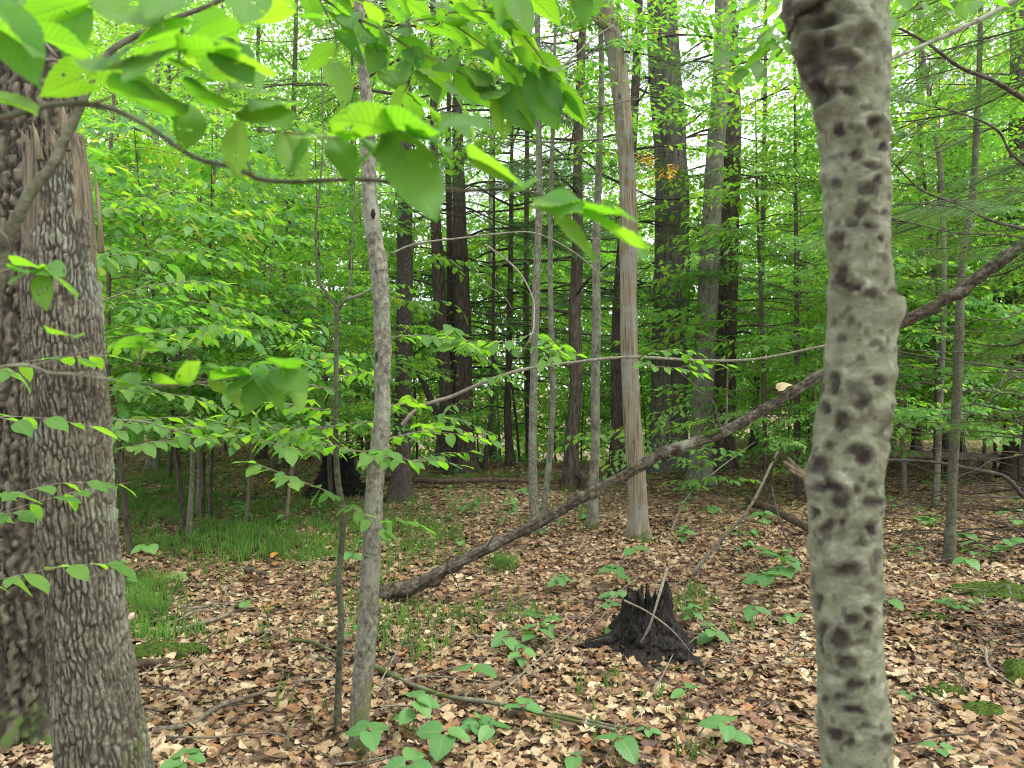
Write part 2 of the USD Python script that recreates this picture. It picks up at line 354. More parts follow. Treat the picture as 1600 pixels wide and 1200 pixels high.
M["beech_canker"] = usdkit.material(stage, "/World/Looks/beech_canker", {
    "g": ("geometry", {}), "a": ("attribute", {"attribute": "mark"}), "mo": ("attribute", {"attribute": "mossy"}),
    "mp": ("mapping", {"scale": (30, 30, 52)}), "n": ("noise_texture", {"scale": 1.0, "detail": 9.0, "roughness": 0.74}),
    "r": ("rgb_ramp", ramp_of((0.26, (0.048, 0.047, 0.030)), (0.46, (0.105, 0.114, 0.076)), (0.58, (0.16, 0.172, 0.122)), (0.74, (0.29, 0.30, 0.235)))),
    "n2": ("noise_texture", {"scale": 24.0, "detail": 6.0, "roughness": 0.7}), "lr": ("rgb_ramp", ramp_of((0.50, (0, 0, 0)), (0.545, (1, 1, 1)))), "lf": ("math", {"math_type": "multiply", "value2": 0.55}),
    "lm": ("mix", {"color2": (0.095, 0.108, 0.06)}),
    "n3": ("noise_texture", {"scale": 160.0, "detail": 3.0}), "dk": ("mix", {"color1": (0.006, 0.005, 0.0045), "color2": (0.045, 0.034, 0.028)}),
    "cm": ("mix", {}), "mm": ("mix", {"color2": (0.06, 0.075, 0.03)}),
    "b": ("bump", {"strength": 0.9, "distance": 0.006}), "p": ("principled_bsdf", {"roughness": 0.9, "specular_ior_level": 0.15})},
    [("g.position", "mp.vector"), ("mp.vector", "n.vector"), ("n.fac", "r.fac"), ("g.position", "n2.vector"), ("n2.fac", "lr.fac"), ("lr.color", "lf.value1"), ("lf.value", "lm.fac"), ("r.color", "lm.color1"),
     ("g.position", "n3.vector"), ("n3.fac", "dk.fac"), ("lm.color", "cm.color1"), ("dk.color", "cm.color2"), ("a.fac", "cm.fac"), ("cm.color", "mm.color1"), ("mo.fac", "mm.fac"), ("mm.color", "p.base_color"),
     ("n.fac", "b.height"), ("b.normal", "p.normal")], surface="p.BSDF")


# ------------------------------------------------------------------ leaves
def leaf_shape(L, W, nl, nw, fold=0.15, droop=0.25, pleat=0.0, teeth=0.0, roundness=0.0, rng=None, wave=0.0):
    """A leaf lying along +x with its upper side to +z: (vertices, faces, ls across -1..1, lt along 0..1)."""
    t = np.linspace(0, 1, nl + 1)
    s = np.linspace(-1, 1, nw)
    prof = np.sin(np.pi * np.clip(t, 0, 1) ** (0.82 - 0.22 * roundness)) ** (0.85 - 0.25 * roundness)
    tip = np.where(t > 0.8, 1 - 0.35 * ((t - 0.8) / 0.2), 1.0)
    w = 0.5 * W * prof * tip + 0.006 * W
    if roundness > 0:
        w[0] = 0.16 * W
    T, S = np.meshgrid(t, s, indexing="ij")
    y = S * w[:, None]
    x = T * L - np.abs(S) ** 2 * (0.10 * L * roundness) * (T < 0.3) * (1 - T / 0.3)
    if teeth:
        edge = np.abs(S) > 0.99
        y = y * (1 + teeth * edge * np.where(np.arange(nl + 1)[:, None] % 2, 1, -1) * (T > 0.08) * (T < 0.95))
    z = fold * np.abs(y) - droop * L * T ** 2 + pleat * L * np.sin(62 * (T - 0.34 * np.abs(S))) * np.abs(S)
    if rng is not None:
        ph = rng.uniform(0, 6.28, 3)
        z = z + wave * L * np.sin(5 * T + ph[0]) * S + 0.6 * wave * L * np.sin(9 * T + ph[1]) * S ** 2
    v = np.stack([x, y, z], -1).reshape(-1, 3)
    i, j = np.meshgrid(np.arange(nl), np.arange(nw - 1), indexing="ij")
    q = np.stack([i * nw + j, (i + 1) * nw + j, (i + 1) * nw + j + 1, i * nw + j + 1], -1).reshape(-1, 4)
    return v, q, S.ravel(), T.ravel()


def basis(d, up):
    x = unit(d)
    z = unit(up - x * np.dot(up, x))
    return np.stack([x, np.cross(z, x), z], 1)


def place(v, d, up, at):
    return v @ basis(d, up).T + at


class LeafBag:
    """Leaves gathered into one mesh, each with its own tone."""

    def __init__(self):
        self.v, self.q, self.r, self.s, self.t, self.n = [], [], [], [], [], 0

    def add(self, shape, d, up, at, rnd):
        v, q, s, t = shape
        self.v.append(place(v, d, up, at))
        self.q.append(q + self.n)
        self.n += len(v)
        self.r.append(np.full(len(v), rnd))
        self.s.append(s)
        self.t.append(t)

    def mesh(self):
        return np.vstack(self.v), np.vstack(self.q), {"rnd": np.concatenate(self.r), "ls": np.concatenate(self.s), "lt": np.concatenate(self.t)}


def leaves_along(pts, spacing, L, rng, droop=20, spread=52, start=0.1):
    """Alternate leaves in the plane of a twig: (base, direction, up, length) each."""
    p, _ = resample(pts, np.zeros(len(pts)), 0.02)
    s = np.concatenate([[0], np.cumsum(np.linalg.norm(np.diff(p, axis=0), axis=1))])
    out, at, k = [], start * s[-1], int(rng.integers(2))
    while at <= s[-1]:
        i = min(int(np.searchsorted(s, at)), len(p) - 2)
        t = unit(p[i + 1] - p[i])
        lat = unit(np.cross(t, UP) + 1e-6)
        side = 1 if k % 2 else -1
        a = math.radians(spread + rng.normal(0, 10)) * (0.25 if at + spacing > s[-1] else 1)
        d = math.cos(a) * t + side * math.sin(a) * lat
        dr = math.radians(droop + rng.normal(0, 12))
        d = unit(np.array([d[0], d[1], d[2] * 0.5]))
        d = unit(d * math.cos(dr) - UP * math.sin(dr))
        up = unit(UP + lat * side * rng.normal(0.1, 0.25) + rng.normal(0, 0.16, 3))
        out.append((p[i], d, up, L * rng.uniform(0.75, 1.15)))
        at += spacing * rng.uniform(0.75, 1.25)
        k += 1
    return out


def leaf_parts(th, found, mat, rng, nl=8, nw=5, wide=0.56, pleat=0.012, fold=0.16, under=None, roundness=0.0, teeth=0.0):
    for at, d, up, L in found:
        v, q, s, t = leaf_shape(L, L * wide * rng.uniform(0.9, 1.1), nl, nw, fold * rng.uniform(0.4, 1.5), rng.uniform(0.05, 0.30), pleat, teeth, roundness, rng, 0.025)
        th.part("leaf", place(v, d, up, at), q, mat, True, {"rnd": np.full(len(v), rng.random()), "ls": s, "lt": t}, under=under)


# ------------------------------------------------------------------ ground
def build_ground():
    a = np.linspace(0, 1, 260)
    ys = -8 + 24 * a + 560 * a ** 5
    xs1 = np.linspace(-1, 1, 230)
    xs = 20 * xs1 + 380 * xs1 ** 5
    X, Y = np.meshgrid(xs, ys, indexing="ij")
    Z = ground_z(X, Y)
    near = np.stack([X, Y, X * 0], -1)
    Z = Z - 0.008 + 0.012 * (meshkit.fbm(near * 9, 2, 3) - 0.5) * (np.abs(X) < 22) * (Y < 25)
    v = np.stack([X, Y, Z], -1).reshape(-1, 3)
    n = len(ys)
    i, j = np.meshgrid(np.arange(len(xs) - 1), np.arange(n - 1), indexing="ij")
    q = np.stack([i * n + j, (i + 1) * n + j, (i + 1) * n + j + 1, i * n + j + 1], -1).reshape(-1, 4)
    tag(put("/World/forest_floor", v, q, M["forest_floor"]), "brown forest floor under the fallen leaves", "ground", None, "structure")


build_ground()


def instancer(path, protos, pos, rot, scale, idx, label=None, category=None, kind=None, own=None):
    """own: builds the prototypes beneath this instancer; else protos are paths."""
    pi = UsdGeom.PointInstancer.Define(stage, path)
    if own is not None:
        protos = own(path + "/Prototypes")
    pi.CreatePrototypesRel().SetTargets([Sdf.Path(x) for x in protos])
    pi.CreatePositionsAttr(Vt.Vec3fArray.FromNumpy(np.ascontiguousarray(pos, np.float32)))
    pi.CreateProtoIndicesAttr(Vt.IntArray.FromNumpy(np.ascontiguousarray(idx, np.int32)))
    q = np.asarray(rot, float)
    pi.CreateOrientationsAttr([Gf.Quath(float(a), float(b), float(c), float(d)) for a, b, c, d in q])
    s = np.asarray(scale, float)
    pi.CreateScalesAttr(Vt.Vec3fArray.FromNumpy(np.ascontiguousarray(np.repeat(s[:, None], 3, 1), np.float32)))
    tag(pi.GetPrim(), label, category, None, kind)
    return protos


def quat(R):
    """Quaternions (w, x, y, z) of rotation matrices (n, 3, 3)."""
    from scipy.spatial.transform import Rotation
    q = Rotation.from_matrix(R).as_quat()
    return q[:, [3, 0, 1, 2]]


def rot_zyx(yaw, pitch, roll):
    from scipy.spatial.transform import Rotation
    q = Rotation.from_euler("ZYX", np.stack([yaw, pitch, roll], 1)).as_quat()
    return q[:, [3, 0, 1, 2]]


# ------------------------------------------------------------------ leaf litter and clubmoss
def litter_protos(path):
    rng = np.random.default_rng(11)
    out = []
    for k in range(9):                               # oval beech and birch leaves, each curled its own way
        L = rng.uniform(0.075, 0.105)
        v, q, s, t = leaf_shape(L, L * rng.uniform(0.5, 0.68), 7, 5, rng.uniform(-0.5, 0.7), rng.uniform(-0.25, 0.3), 0.01, 0.0, 0.2, rng, 0.09)
        v[:, 0] -= L / 2
        v[:, 2] += 0.35 * rng.normal() * np.sin(v[:, 0] / L * 3.0) * v[:, 1]
        p = f"{path}/oval_leaf_{k:03d}"
        put(p, v, q, M["litter"], True, {"rnd": np.full(len(v), k * 0.137), "ls": s, "lt": t})
        out.append(p)
    for k in range(5):                               # lobed maple leaves
        R = rng.uniform(0.055, 0.075)
        th = np.linspace(-math.pi * 0.93, math.pi * 0.93, 31)
        lob = 0.62 + 0.38 * np.abs(np.cos(th * 2.5 / 1.0)) ** 1.6 + 0.06 * np.where(np.arange(31) % 2, 1, -1)
        lob *= np.where(np.abs(th) > 2.4, 0.6, 1.0)
        x, y = R * lob * np.cos(th), R * lob * np.sin(th)
        xm, ym = 0.55 * x, 0.55 * y
        c = rng.normal(0, 1, 4)
        def zf(a, b):
            return 0.25 * R * (c[0] * (a / R) ** 2 + c[1] * (b / R) ** 2 * 1.2 + 0.8 * c[2] * a * b / R / R + 0.5 * np.sin(5 * a / R + c[3]))
        v = np.vstack([[[0, 0, 0]], np.stack([xm, ym, zf(xm, ym)], 1), np.stack([x, y, zf(x, y)], 1)])
        i = np.arange(30)
        f = [np.stack([np.zeros(30, int), 1 + i, 2 + i], 1), np.stack([1 + i, 32 + i, 33 + i, 2 + i], 1)]
        p = f"{path}/lobed_leaf_{k:03d}"
        put(p, v, f, M["litter"], True, {"rnd": np.full(len(v), 0.3 + k * 0.17), "ls": np.full(len(v), .5), "lt": np.full(len(v), .5)})
        out.append(p)
    return out


def scatter(y0, y1, density, rng, margin=0.7):
    n = int(density * 0.72 * (y1 ** 2 - y0 ** 2) + density * 2 * margin * (y1 - y0))
    y = np.sqrt(rng.uniform(y0 ** 2, y1 ** 2, n))
    x = rng.uniform(-1, 1, n) * (0.72 * y + margin)
    return x, y


def build_litter():
    rng = np.random.default_rng(5)
    parts = [scatter(2.0, 5.2, 820, rng), scatter(5.2, 9, 430, rng), scatter(9, 15, 170, rng), scatter(15, 22, 50, rng)]
    x, y = np.concatenate([p[0] for p in parts]), np.concatenate([p[1] for p in parts])
    n = len(x)
    z = ground_z(x, y) + rng.uniform(0.0, 0.028, n)
    tilt = np.where(rng.random(n) < 0.14, 26, 9)
    q = rot_zyx(rng.uniform(0, 2 * np.pi, n), np.radians(rng.normal(0, 1, n) * tilt), np.radians(rng.normal(0, 1, n) * tilt) + np.where(rng.random(n) < 0.4, np.pi, 0))
    idx = np.where(rng.random(n) < 0.82, rng.integers(0, 9, n), rng.integers(9, 14, n))
    instancer("/World/leaf_litter", None, np.stack([x, y, z], 1), q, rng.uniform(0.36, 0.90, n) ** 1.15, idx, "curled brown and beige fallen leaves covering the ground", "leaf litter", "stuff", litter_protos)


build_litter()


def clubmoss_protos(path):
    rng = np.random.default_rng(21)
    out = []
    for k in range(5):
        vs, fs, n = [], [], 0
        for b in range(rng.integers(2, 4)):
            h = rng.uniform(0.07, 0.125)
            o = np.append(rng.uniform(-0.022, 0.022, 2), 0)
            lean = np.append(rng.normal(0, 0.12, 2), 1.0)
            for m in range(30):
                a, u = m * 2.4, (m + 1) / 30
                c = o + lean * h * u
                out_d = np.array([math.cos(a), math.sin(a), 0.0])
                l = 0.0125 * (1.0 - 0.45 * u)
                side = np.array([-out_d[1], out_d[0], 0]) * 0.0028
                tipp = c + out_d * l + np.array([0, 0, l * 1.1])
                vs += [c - side, c + side, tipp]
                fs.append([n, n + 1, n + 2])
                n += 3
            v, f = tube(np.array([o, o + lean * h * 0.5, o + lean * h * 1.02]), np.array([0.0028, 0.0032, 0.001]), 4)
            tri = np.vstack([f[0], f[1][:, [0, 1, 2]], f[1][:, [0, 2, 3]]])
            vs += list(v)
            fs += (tri + n).tolist()
            n += len(v)
        p = f"{path}/shoot_{k:03d}"
        put(p, np.array(vs), np.array(fs), M["clubmoss"], False)
        out.append(p)
    return out


def build_clubmoss():
    rng = np.random.default_rng(8)
    pts = []
    patches = [  # photo ellipse: centre, half widths, count
        (265, 775, 115, 30, 2300), (400, 848, 200, 26, 2300), (330, 800, 130, 30, 700), (250, 830, 70, 22, 260), (232, 935, 50, 42, 420), (250, 985, 70, 18, 140), (650, 830, 65, 36, 360), (785, 882, 24, 14, 90),
        (500, 815, 80, 26, 330), (560, 900, 60, 30, 120), (640, 960, 150, 55, 220), (1085, 940, 36, 26, 70), (960, 1075, 22, 22, 10), (1050, 1110, 40, 30, 10), (700, 790, 70, 20, 160), (760, 757, 120, 10, 420), (600, 850, 110, 40, 420), (470, 780, 120, 30, 500),
        (930, 770, 70, 18, 90), (900, 800, 60, 26, 60), (1170, 770, 60, 12, 60), (820, 950, 90, 30, 50), (440, 985, 70, 40, 22), (430, 1080, 80, 30, 8), (860, 1130, 200, 50, 26), (1190, 975, 60, 25, 40), (330, 740, 140, 18, 500), (1075, 1165, 50, 30, 8), (640, 1010, 60, 40, 40),
        (540, 1040, 200, 120, 30), (560, 790, 90, 20, 130), (340, 890, 110, 30, 60)]
    for cx, cy, rx, ry, n in patches:
        a, r = rng.uniform(0, 2 * np.pi, n), np.sqrt(rng.random(n)) * (1 + 0.25 * rng.normal(0, 1, n))
        for px, py in zip(cx + rx * r * np.cos(a), cy + ry * r * np.sin(a)):
            d = ZC * F / max(py - 600, 90)
            pts.append([(px - 800) / F * d, d])
    p = np.array(pts)
    p = p[meshkit.fbm(np.column_stack([p * 2.3, p[:, :1] * 0]), 3, 15) > rng.uniform(.30, .50, len(p))]
    n = len(p)
    z = ground_z(p[:, 0], p[:, 1]) - 0.004
    instancer("/World/clubmoss", None, np.column_stack([p, z]), rot_zyx(rng.uniform(0, 6.28, n), np.radians(rng.normal(0, 6, n)), np.radians(rng.normal(0, 6, n))), rng.uniform(0.45, 1.05, n), rng.integers(0, 5, n),
              "bristly green clubmoss shoots growing in patches through the leaf litter", "clubmoss", "stuff", clubmoss_protos)


build_clubmoss()


def twig_protos(path):
    rng = np.random.default_rng(71)
    out = []
    for k in range(5):
        L = rng.uniform(.25, .55)
        pts = np.array([[-L / 2, 0, 0], [-L / 6, rng.normal(0, .02), .006], [L / 6, rng.normal(0, .03), .004], [L / 2, rng.normal(0, .03), 0]])
        pieces = [stick(pts, .0042, .0016, 5, .06, .2, k)]
        if k % 2:
            pieces.append(stick([pts[1], pts[1] + [.08, .05, .012], pts[1] + [.16, .09, .02]], .0022, .001, 4, .06))
        put(f"{path}/twig_{k:03d}", *join(pieces), M[("twig_bark", "pale_twig", "dead_twig", "grey_bark", "pale_twig")[k]])
        out.append(f"{path}/twig_{k:03d}")
    return out


def build_fallen_twigs():
    rng = np.random.default_rng(72)
    parts = [scatter(2.3, 6, 16, rng), scatter(6, 14, 6, rng)]
    x, y = np.concatenate([p[0] for p in parts]), np.concatenate([p[1] for p in parts])
    n = len(x)
    instancer("/World/fallen_twigs", None, np.column_stack([x, y, ground_z(x, y) + rng.uniform(.018, .045, n)]), rot_zyx(rng.uniform(0, 6.28, n), np.radians(rng.normal(0, 6, n)), rng.uniform(0, 6.28, n)), rng.uniform(.5, 1.5, n), rng.integers(0, 5, n),
              "small fallen twigs strewn over the leaf litter", "twigs", "stuff", twig_protos)


build_fallen_twigs()


def seedling_protos(path):
    rng = np.random.default_rng(91)
    out = []
    for k in range(6):
        h = rng.uniform(.08, .22)
        bag = LeafBag()
        for m in range(rng.integers(3, 7)):
            a = m * 2.4 + rng.normal(0, .3)
            d = unit([math.cos(a), math.sin(a), rng.uniform(-.3, .15)])
            L = rng.uniform(.06, .11)
            bag.add(leaf_shape(L, L * .72, 5, 5, .18, .2, 0, 0, .6), d, UP, np.array([0, 0, h * (1 - .12 * m)]) + d * .01, rng.random() * .5)
        v, q, at = bag.mesh()
        put(f"{path}/plant_{k:03d}/leaves", v, q, M["seedling_leaf"], True, at)
        put(f"{path}/plant_{k:03d}/stem", *tube(np.array([[0, 0, -.02], [0.004, 0, h * .5], [0, 0, h]]), np.array([.002, .0016, .001]), 4), M["twig_bark"])
        out.append(f"{path}/plant_{k:03d}")
    return out


def build_ground_plants():
    rng = np.random.default_rng(92)
    parts = [scatter(4.5, 8, 2.0, rng), scatter(8, 13, 2.2, rng), scatter(13, 19, 7.0, rng), scatter(19, 27, 6.0, rng)]
    x, y = np.concatenate([p[0] for p in parts]), np.concatenate([p[1] for p in parts])
    keep = meshkit.fbm(np.stack([x * .7, y * .7, x * 0], -1), 3, 12) > .46
    x, y = x[keep], y[keep]
    n = len(x)
    instancer("/World/ground_plants", None, np.column_stack([x, y, ground_z(x, y)]), rot_zyx(rng.uniform(0, 6.28, n), np.radians(rng.normal(0, 8, n)), np.radians(rng.normal(0, 8, n))), rng.uniform(.6, 1.35, n), rng.integers(0, 6, n),
              "scattered small green seedlings low among the leaf litter, far and near", "ground cover", "stuff", seedling_protos)


build_ground_plants()


# ------------------------------------------------------------------ foliage sprays shared by the crowns
def make_sprays(seed, nl, n=6):
    """Flat beech sprays lying along +x, as arrays: (vertices, quads, rnd, ls, lt)."""
    rng = np.random.default_rng(seed)
    out = []
    for k in range(n):
        bag = LeafBag()
        main = [np.zeros(3), np.array([0.25, rng.normal(0, .03), 0.01]), np.array([0.55, rng.normal(0, .05), -0.05])]
        twigs = [main]
        for b in range(4):
            o = np.array([0.10 + 0.11 * b, 0, 0.0])
            side, l = (1 if b % 2 else -1), rng.uniform(0.18, 0.30)
            twigs.append([o, o + np.array([0.7 * l, side * 0.5 * l, rng.normal(0, .02)]), o + np.array([1.1 * l, side * 0.95 * l, -0.04 + rng.normal(0, .03)])])
        for tw in twigs:
            for at, d, up, L in leaves_along(tw, 0.052, 0.082, rng, 16, 52, 0.15):
                bag.add(leaf_shape(L, L * rng.uniform(.52, .64), nl, 3, rng.uniform(.05, .3), rng.uniform(0, .3)), d, up, at, rng.random() * 0.5)
        v, q, a = bag.mesh()
        out.append((v, q, a["rnd"], a["ls"], a["lt"]))
    return out


SPRAYS_FINE, SPRAYS = make_sprays(33, 4), make_sprays(34, 2)


def bake(items, shapes, rng):
    """items: (position, yaw, pitch, roll, scale, shape) -> one mesh of leaves."""
    from scipy.spatial.transform import Rotation
    V, Q, R, S, T, n = [], [], [], [], [], 0
    for at, yaw, pitch, roll, sc, k in items:
        v, q, r, s, t = shapes[int(k) % len(shapes)]
        V.append((v * sc) @ Rotation.from_euler("ZYX", [yaw, pitch, roll]).as_matrix().T + at)
        Q.append(q + n)
        n += len(v)
        R.append(r + rng.random() * 0.3)
        S.append(s)
        T.append(t)
    return np.vstack(V), np.vstack(Q), {"rnd": np.concatenate(R), "ls": np.concatenate(S), "lt": np.concatenate(T)}


def wood_protos(path):
    """Chunks of far wood, each some metres across: clumps of leaves on short twigs."""
    rng = np.random.default_rng(35)
    out = []
    for k in range(4):
        bag = LeafBag()
        for c in range(64):
            o = rng.normal(0, 1, 3) * [1.7, 1.3, 1.3]
            for m in range(36):
                at = o + rng.normal(0, 1, 3) * [0.42, 0.42, 0.16]
                d = unit(np.append(rng.normal(0, 1, 2), rng.normal(-0.35, 0.3)))
                L = rng.uniform(0.15, 0.22)
                bag.add(leaf_shape(L, L * .62, 2, 2, .2, .25), d, unit(UP + rng.normal(0, .35, 3)), at, rng.random() * 0.5 + .1 * (c % 5))
        v, q, at = bag.mesh()
        put(f"{path}/leaf_mass_{k:03d}", v, q, M["wood_leaf"], True, at)
        out.append(f"{path}/leaf_mass_{k:03d}")
    for k in range(5):                # conifer boughs, each a flat lacy plume
        bag, wood = LeafBag(), []
        R = np.random.default_rng(60 + k)
        for fr in range(9):
            s0 = 0.05 + 0.15 * fr
            o0 = np.array([s0, R.normal(0, .04), -0.10 * s0 ** 2 + R.normal(0, .03)])
            yaw = (1 if fr % 2 else -1) * R.uniform(.35, .95) * (0.2 if fr == 8 else 1)
            fl = (0.85 - 0.42 * s0 / 1.4) * R.uniform(.8, 1.1)
            ax = np.array([math.cos(yaw), math.sin(yaw), -.12 + R.normal(0, .06)])
            wood.append(tube(np.array([o0, o0 + ax * fl * .5, o0 + ax * fl - UP * .06]), np.array([.0035, .0025, .001]), 3))
            for b in range(12):
                u = 0.08 + 0.9 * b / 12
                o = o0 + ax * fl * u - UP * .06 * u * u
                y2 = yaw + (1 if b % 2 else -1) * R.uniform(.6, 1.0)
                l = (0.30 * (1 - u) + 0.07) * R.uniform(.7, 1.15)
                a2 = np.array([math.cos(y2), math.sin(y2), -.14 + R.normal(0, .08)])
                nt = max(3, int(l / 0.024))
                for m in range(nt):
                    c = o + a2 * l * (m + .5) / nt
                    lat = unit(np.cross(UP, a2)) * (1 if m % 2 else -1)
                    L = R.uniform(.035, .06)
                    bag.add(leaf_shape(L, 0.0115, 2, 3, 0, .1), unit(a2 * .75 + lat * .7 - UP * R.uniform(0, .3)), unit(UP + R.normal(0, .3, 3)), c, R.random() * .5)
        wood.append(tube(np.array([[0, 0, 0], [.5, 0, -.03], [1.0, 0, -.10], [1.4, 0, -.2]]), np.array([.007, .006, .004, .002]), 4))
        v, q, at = bag.mesh()
        at["ls"][:], at["lt"][:] = .5, .5
        put(f"{path}/bough_{k:03d}/needles", v, q, M["hemlock_needle"], True, at)
        put(f"{path}/bough_{k:03d}/twig", *join(wood), M["dead_twig"], True)
        out.append(f"{path}/bough_{k:03d}")
    return out


def build_distant_wood():
    """Beyond about 26 m the wood reads as one mass of leaves."""
    rng = np.random.default_rng(17)
    pos, n = [], 108
    while len(pos) < n:
        y = rng.uniform(27, 42)
        x = rng.uniform(-1, 1) * (0.80 * y + 4)
        px = 800 + F * x / y
        top = 0.60 * y + 1
        z = -2.5 + (top + 2.5) * rng.random() ** 1.6
        row = 600 - (z - ZC) / y * F
        thin = 1.0
        if 900 < px < 1330 and row < 330:
            thin = 0.10
        elif 560 < px < 900 and row < 300:
            thin = 0.8
        elif px >= 1330 and row < 330:
            thin = 0.7
        if rng.random() > thin or any(np.linalg.norm((np.array(p) - [x, y, z]) / [1, 1.6, .8]) < 2.9 for p in pos):
            if rng.random() < 0.995:
                continue
        pos.append([x, y, z])
    for k in range(34):
        y = rng.uniform(25, 36)
        px, row = rng.uniform(540, 1650), rng.uniform(360, 700)
        pos.append([(px - 800) / F * y, y, ZC - (row - 600) / F * y])
    n = len(pos)
    q = rot_zyx(rng.uniform(0, 6.28, n), np.zeros(n), np.zeros(n))
    return instancer("/World/distant_wood", None, np.array(pos), q, rng.uniform(0.9, 1.5, n), rng.integers(0, 4, n), "bright green far-off wood of leaves beyond all the trunks", "wood", "stuff", wood_protos)


PROTOS = build_distant_wood()


def crown_part(th, items, name="crown"):
    """items: (position, yaw, pitch, roll, scale, proto)"""
    a = np.array([[*i[0], *i[1:]] for i in items], float)
    path = fresh(th.path + "/" + name)
    instancer(path, PROTOS, a[:, :3] - th.o, rot_zyx(a[:, 3], a[:, 4], a[:, 5]), a[:, 6], 4 + a[:, 7].astype(int) % 5, kind="stuff")


# ------------------------------------------------------------------ trees
def trunk_line(spec, d, d_top=None, extend=4.0):
    """spec: (px, py, width in px) from the base upwards. The base goes a little into the ground, the top on above the frame."""
    n = len(spec)
    pts, rad = [], []
    for k, (px, py, w) in enumerate(spec):
        dd = d + ((d_top if d_top else d) - d) * k / max(n - 1, 1)
        pts.append(P(px, py, dd))
        rad.append(0.5 * w / F * dd / math.sqrt(1 + ((px - 800) / F) ** 2))
    pts, rad = np.array(pts), np.array(rad)
    base = pts[0].copy()
    base[2] = gz(base[0], base[1])
    if pts[0][2] > base[2] + 0.05:      # the foot is hidden: carry the trunk down to the ground
        dirn = pts[0] - pts[1]
        foot = pts[0] + dirn / max(abs(dirn[2]), 1e-3) * (pts[0][2] - base[2]) * 0.5
        base = np.array([foot[0], foot[1], gz(foot[0], foot[1])])
        pts, rad = np.vstack([base, pts]), np.append(rad[0] * 1.05, rad)
    pts = np.vstack([pts[0] - [0, 0, 0.15], pts])
    pts[1][2] = max(pts[1][2], base[2])
    rad = np.append(rad[0] * 1.02, rad)
    if extend > 0:
        dirn = unit(pts[-1] - pts[-2])
        dirn = unit(dirn * [0.5, 0.5, 1])
        pts = np.vstack([pts, pts[-1] + dirn * extend * 0.5, pts[-1] + dirn * extend])
        rad = np.append(rad, [rad[-1] * 0.8, rad[-1] * 0.4])
    return pts, rad, base


def trunk_mesh(pts, rad, base, sides=14, step=0.12, rough=0.05, freq=9.0, flare=0.5, flare_h=0.18, seed=0, lobes=4):
    p, r = resample(pts, rad, step)
    rng = np.random.default_rng(seed)
    ph = rng.uniform(0, 6.28)

    def bump(th, s, R, q):
        h = np.maximum(q[..., 2] - base[2], 0)
        f = flare * np.exp(-h / flare_h) * (0.75 + 0.5 * np.cos(lobes * th + ph))
        return R * f + R * rough * 2 * (meshkit.fbm(q * [freq, freq, freq * 0.35] + seed, 3, seed) - 0.5) + R * rough * 1.6 * (meshkit.noise(q * [2.2, 2.2, 1.6] + seed, seed + 3) - 0.5)

    v, f = tube(p, r, sides, bump)
    return v, f, p, r


def branch_points(o, az, length, rise, droop, rng, n=4, wob=0.06):
    d = np.array([math.cos(az), math.sin(az), 0])
    out = []
    for k in range(n + 1):
        u = k / n
        out.append(o + d * length * u + UP * (rise * length * u - droop * length * u * u) + (rng.normal(0, wob * length, 3) * u if k else 0))
    return np.array(out)


def at_height(p, r, z):
    i = int(np.clip(np.searchsorted(p[:, 2], z), 1, len(p) - 1))
    return p[i], r[i]


def hemlock_limbs(th, p, r, z0, z1, n, live_from, rng, length=(1.2, 2.8), foliage=1.0, dead_side=None):
    """Branches of a conifer: bare and dark low down, with lacy fronds above live_from. Each branch is a part."""
    items = []
    for k in range(n):
        z = z0 + (z1 - z0) * (k + rng.random()) / n
        o, ro = at_height(p, r, z)
        az = k * 2.4 + rng.normal(0, 0.4) if dead_side is None else rng.normal(dead_side, 0.7)
        l = rng.uniform(*length)
        live = z > live_from and rng.random() < 0.9
        pts = branch_points(o, az, l, rng.uniform(-0.05, 0.2), rng.uniform(0.1, 0.3), rng)
        pieces = [stick(pts, min(0.03, 0.010 + 0.006 * l), 0.003, 5, 0.2, seed=k)]
        for m in range(6):
            u = rng.uniform(0.3, 0.95)
            c = pts[0] + 0
            i = min(int(u * (len(pts) - 1)), len(pts) - 2)
            c = pts[i] + (pts[i + 1] - pts[i]) * (u * (len(pts) - 1) - i)
            tl = rng.uniform(0.2, 0.6) * (1.2 - u)
            a2 = az + rng.choice([-1, 1]) * rng.uniform(0.5, 1.1)
            pieces.append(stick(branch_points(c, a2, tl, rng.uniform(-.2, .3), 0.2, rng, 2), 0.006, 0.002, 3, 0.2))
        th.part("branch", *join(pieces), M["dead_twig"])
        if live:
            for m in range(2 if l > 1.8 else 1):
                c = pts[1 + m]
                items.append((c, az + rng.normal(0, .25), rng.uniform(0.0, 0.25), rng.normal(0, .2), rng.uniform(0.75, 1.15) * (l / 1.7) ** .6, rng.integers(0, 5)))
    if items:
        crown_part(th, items)


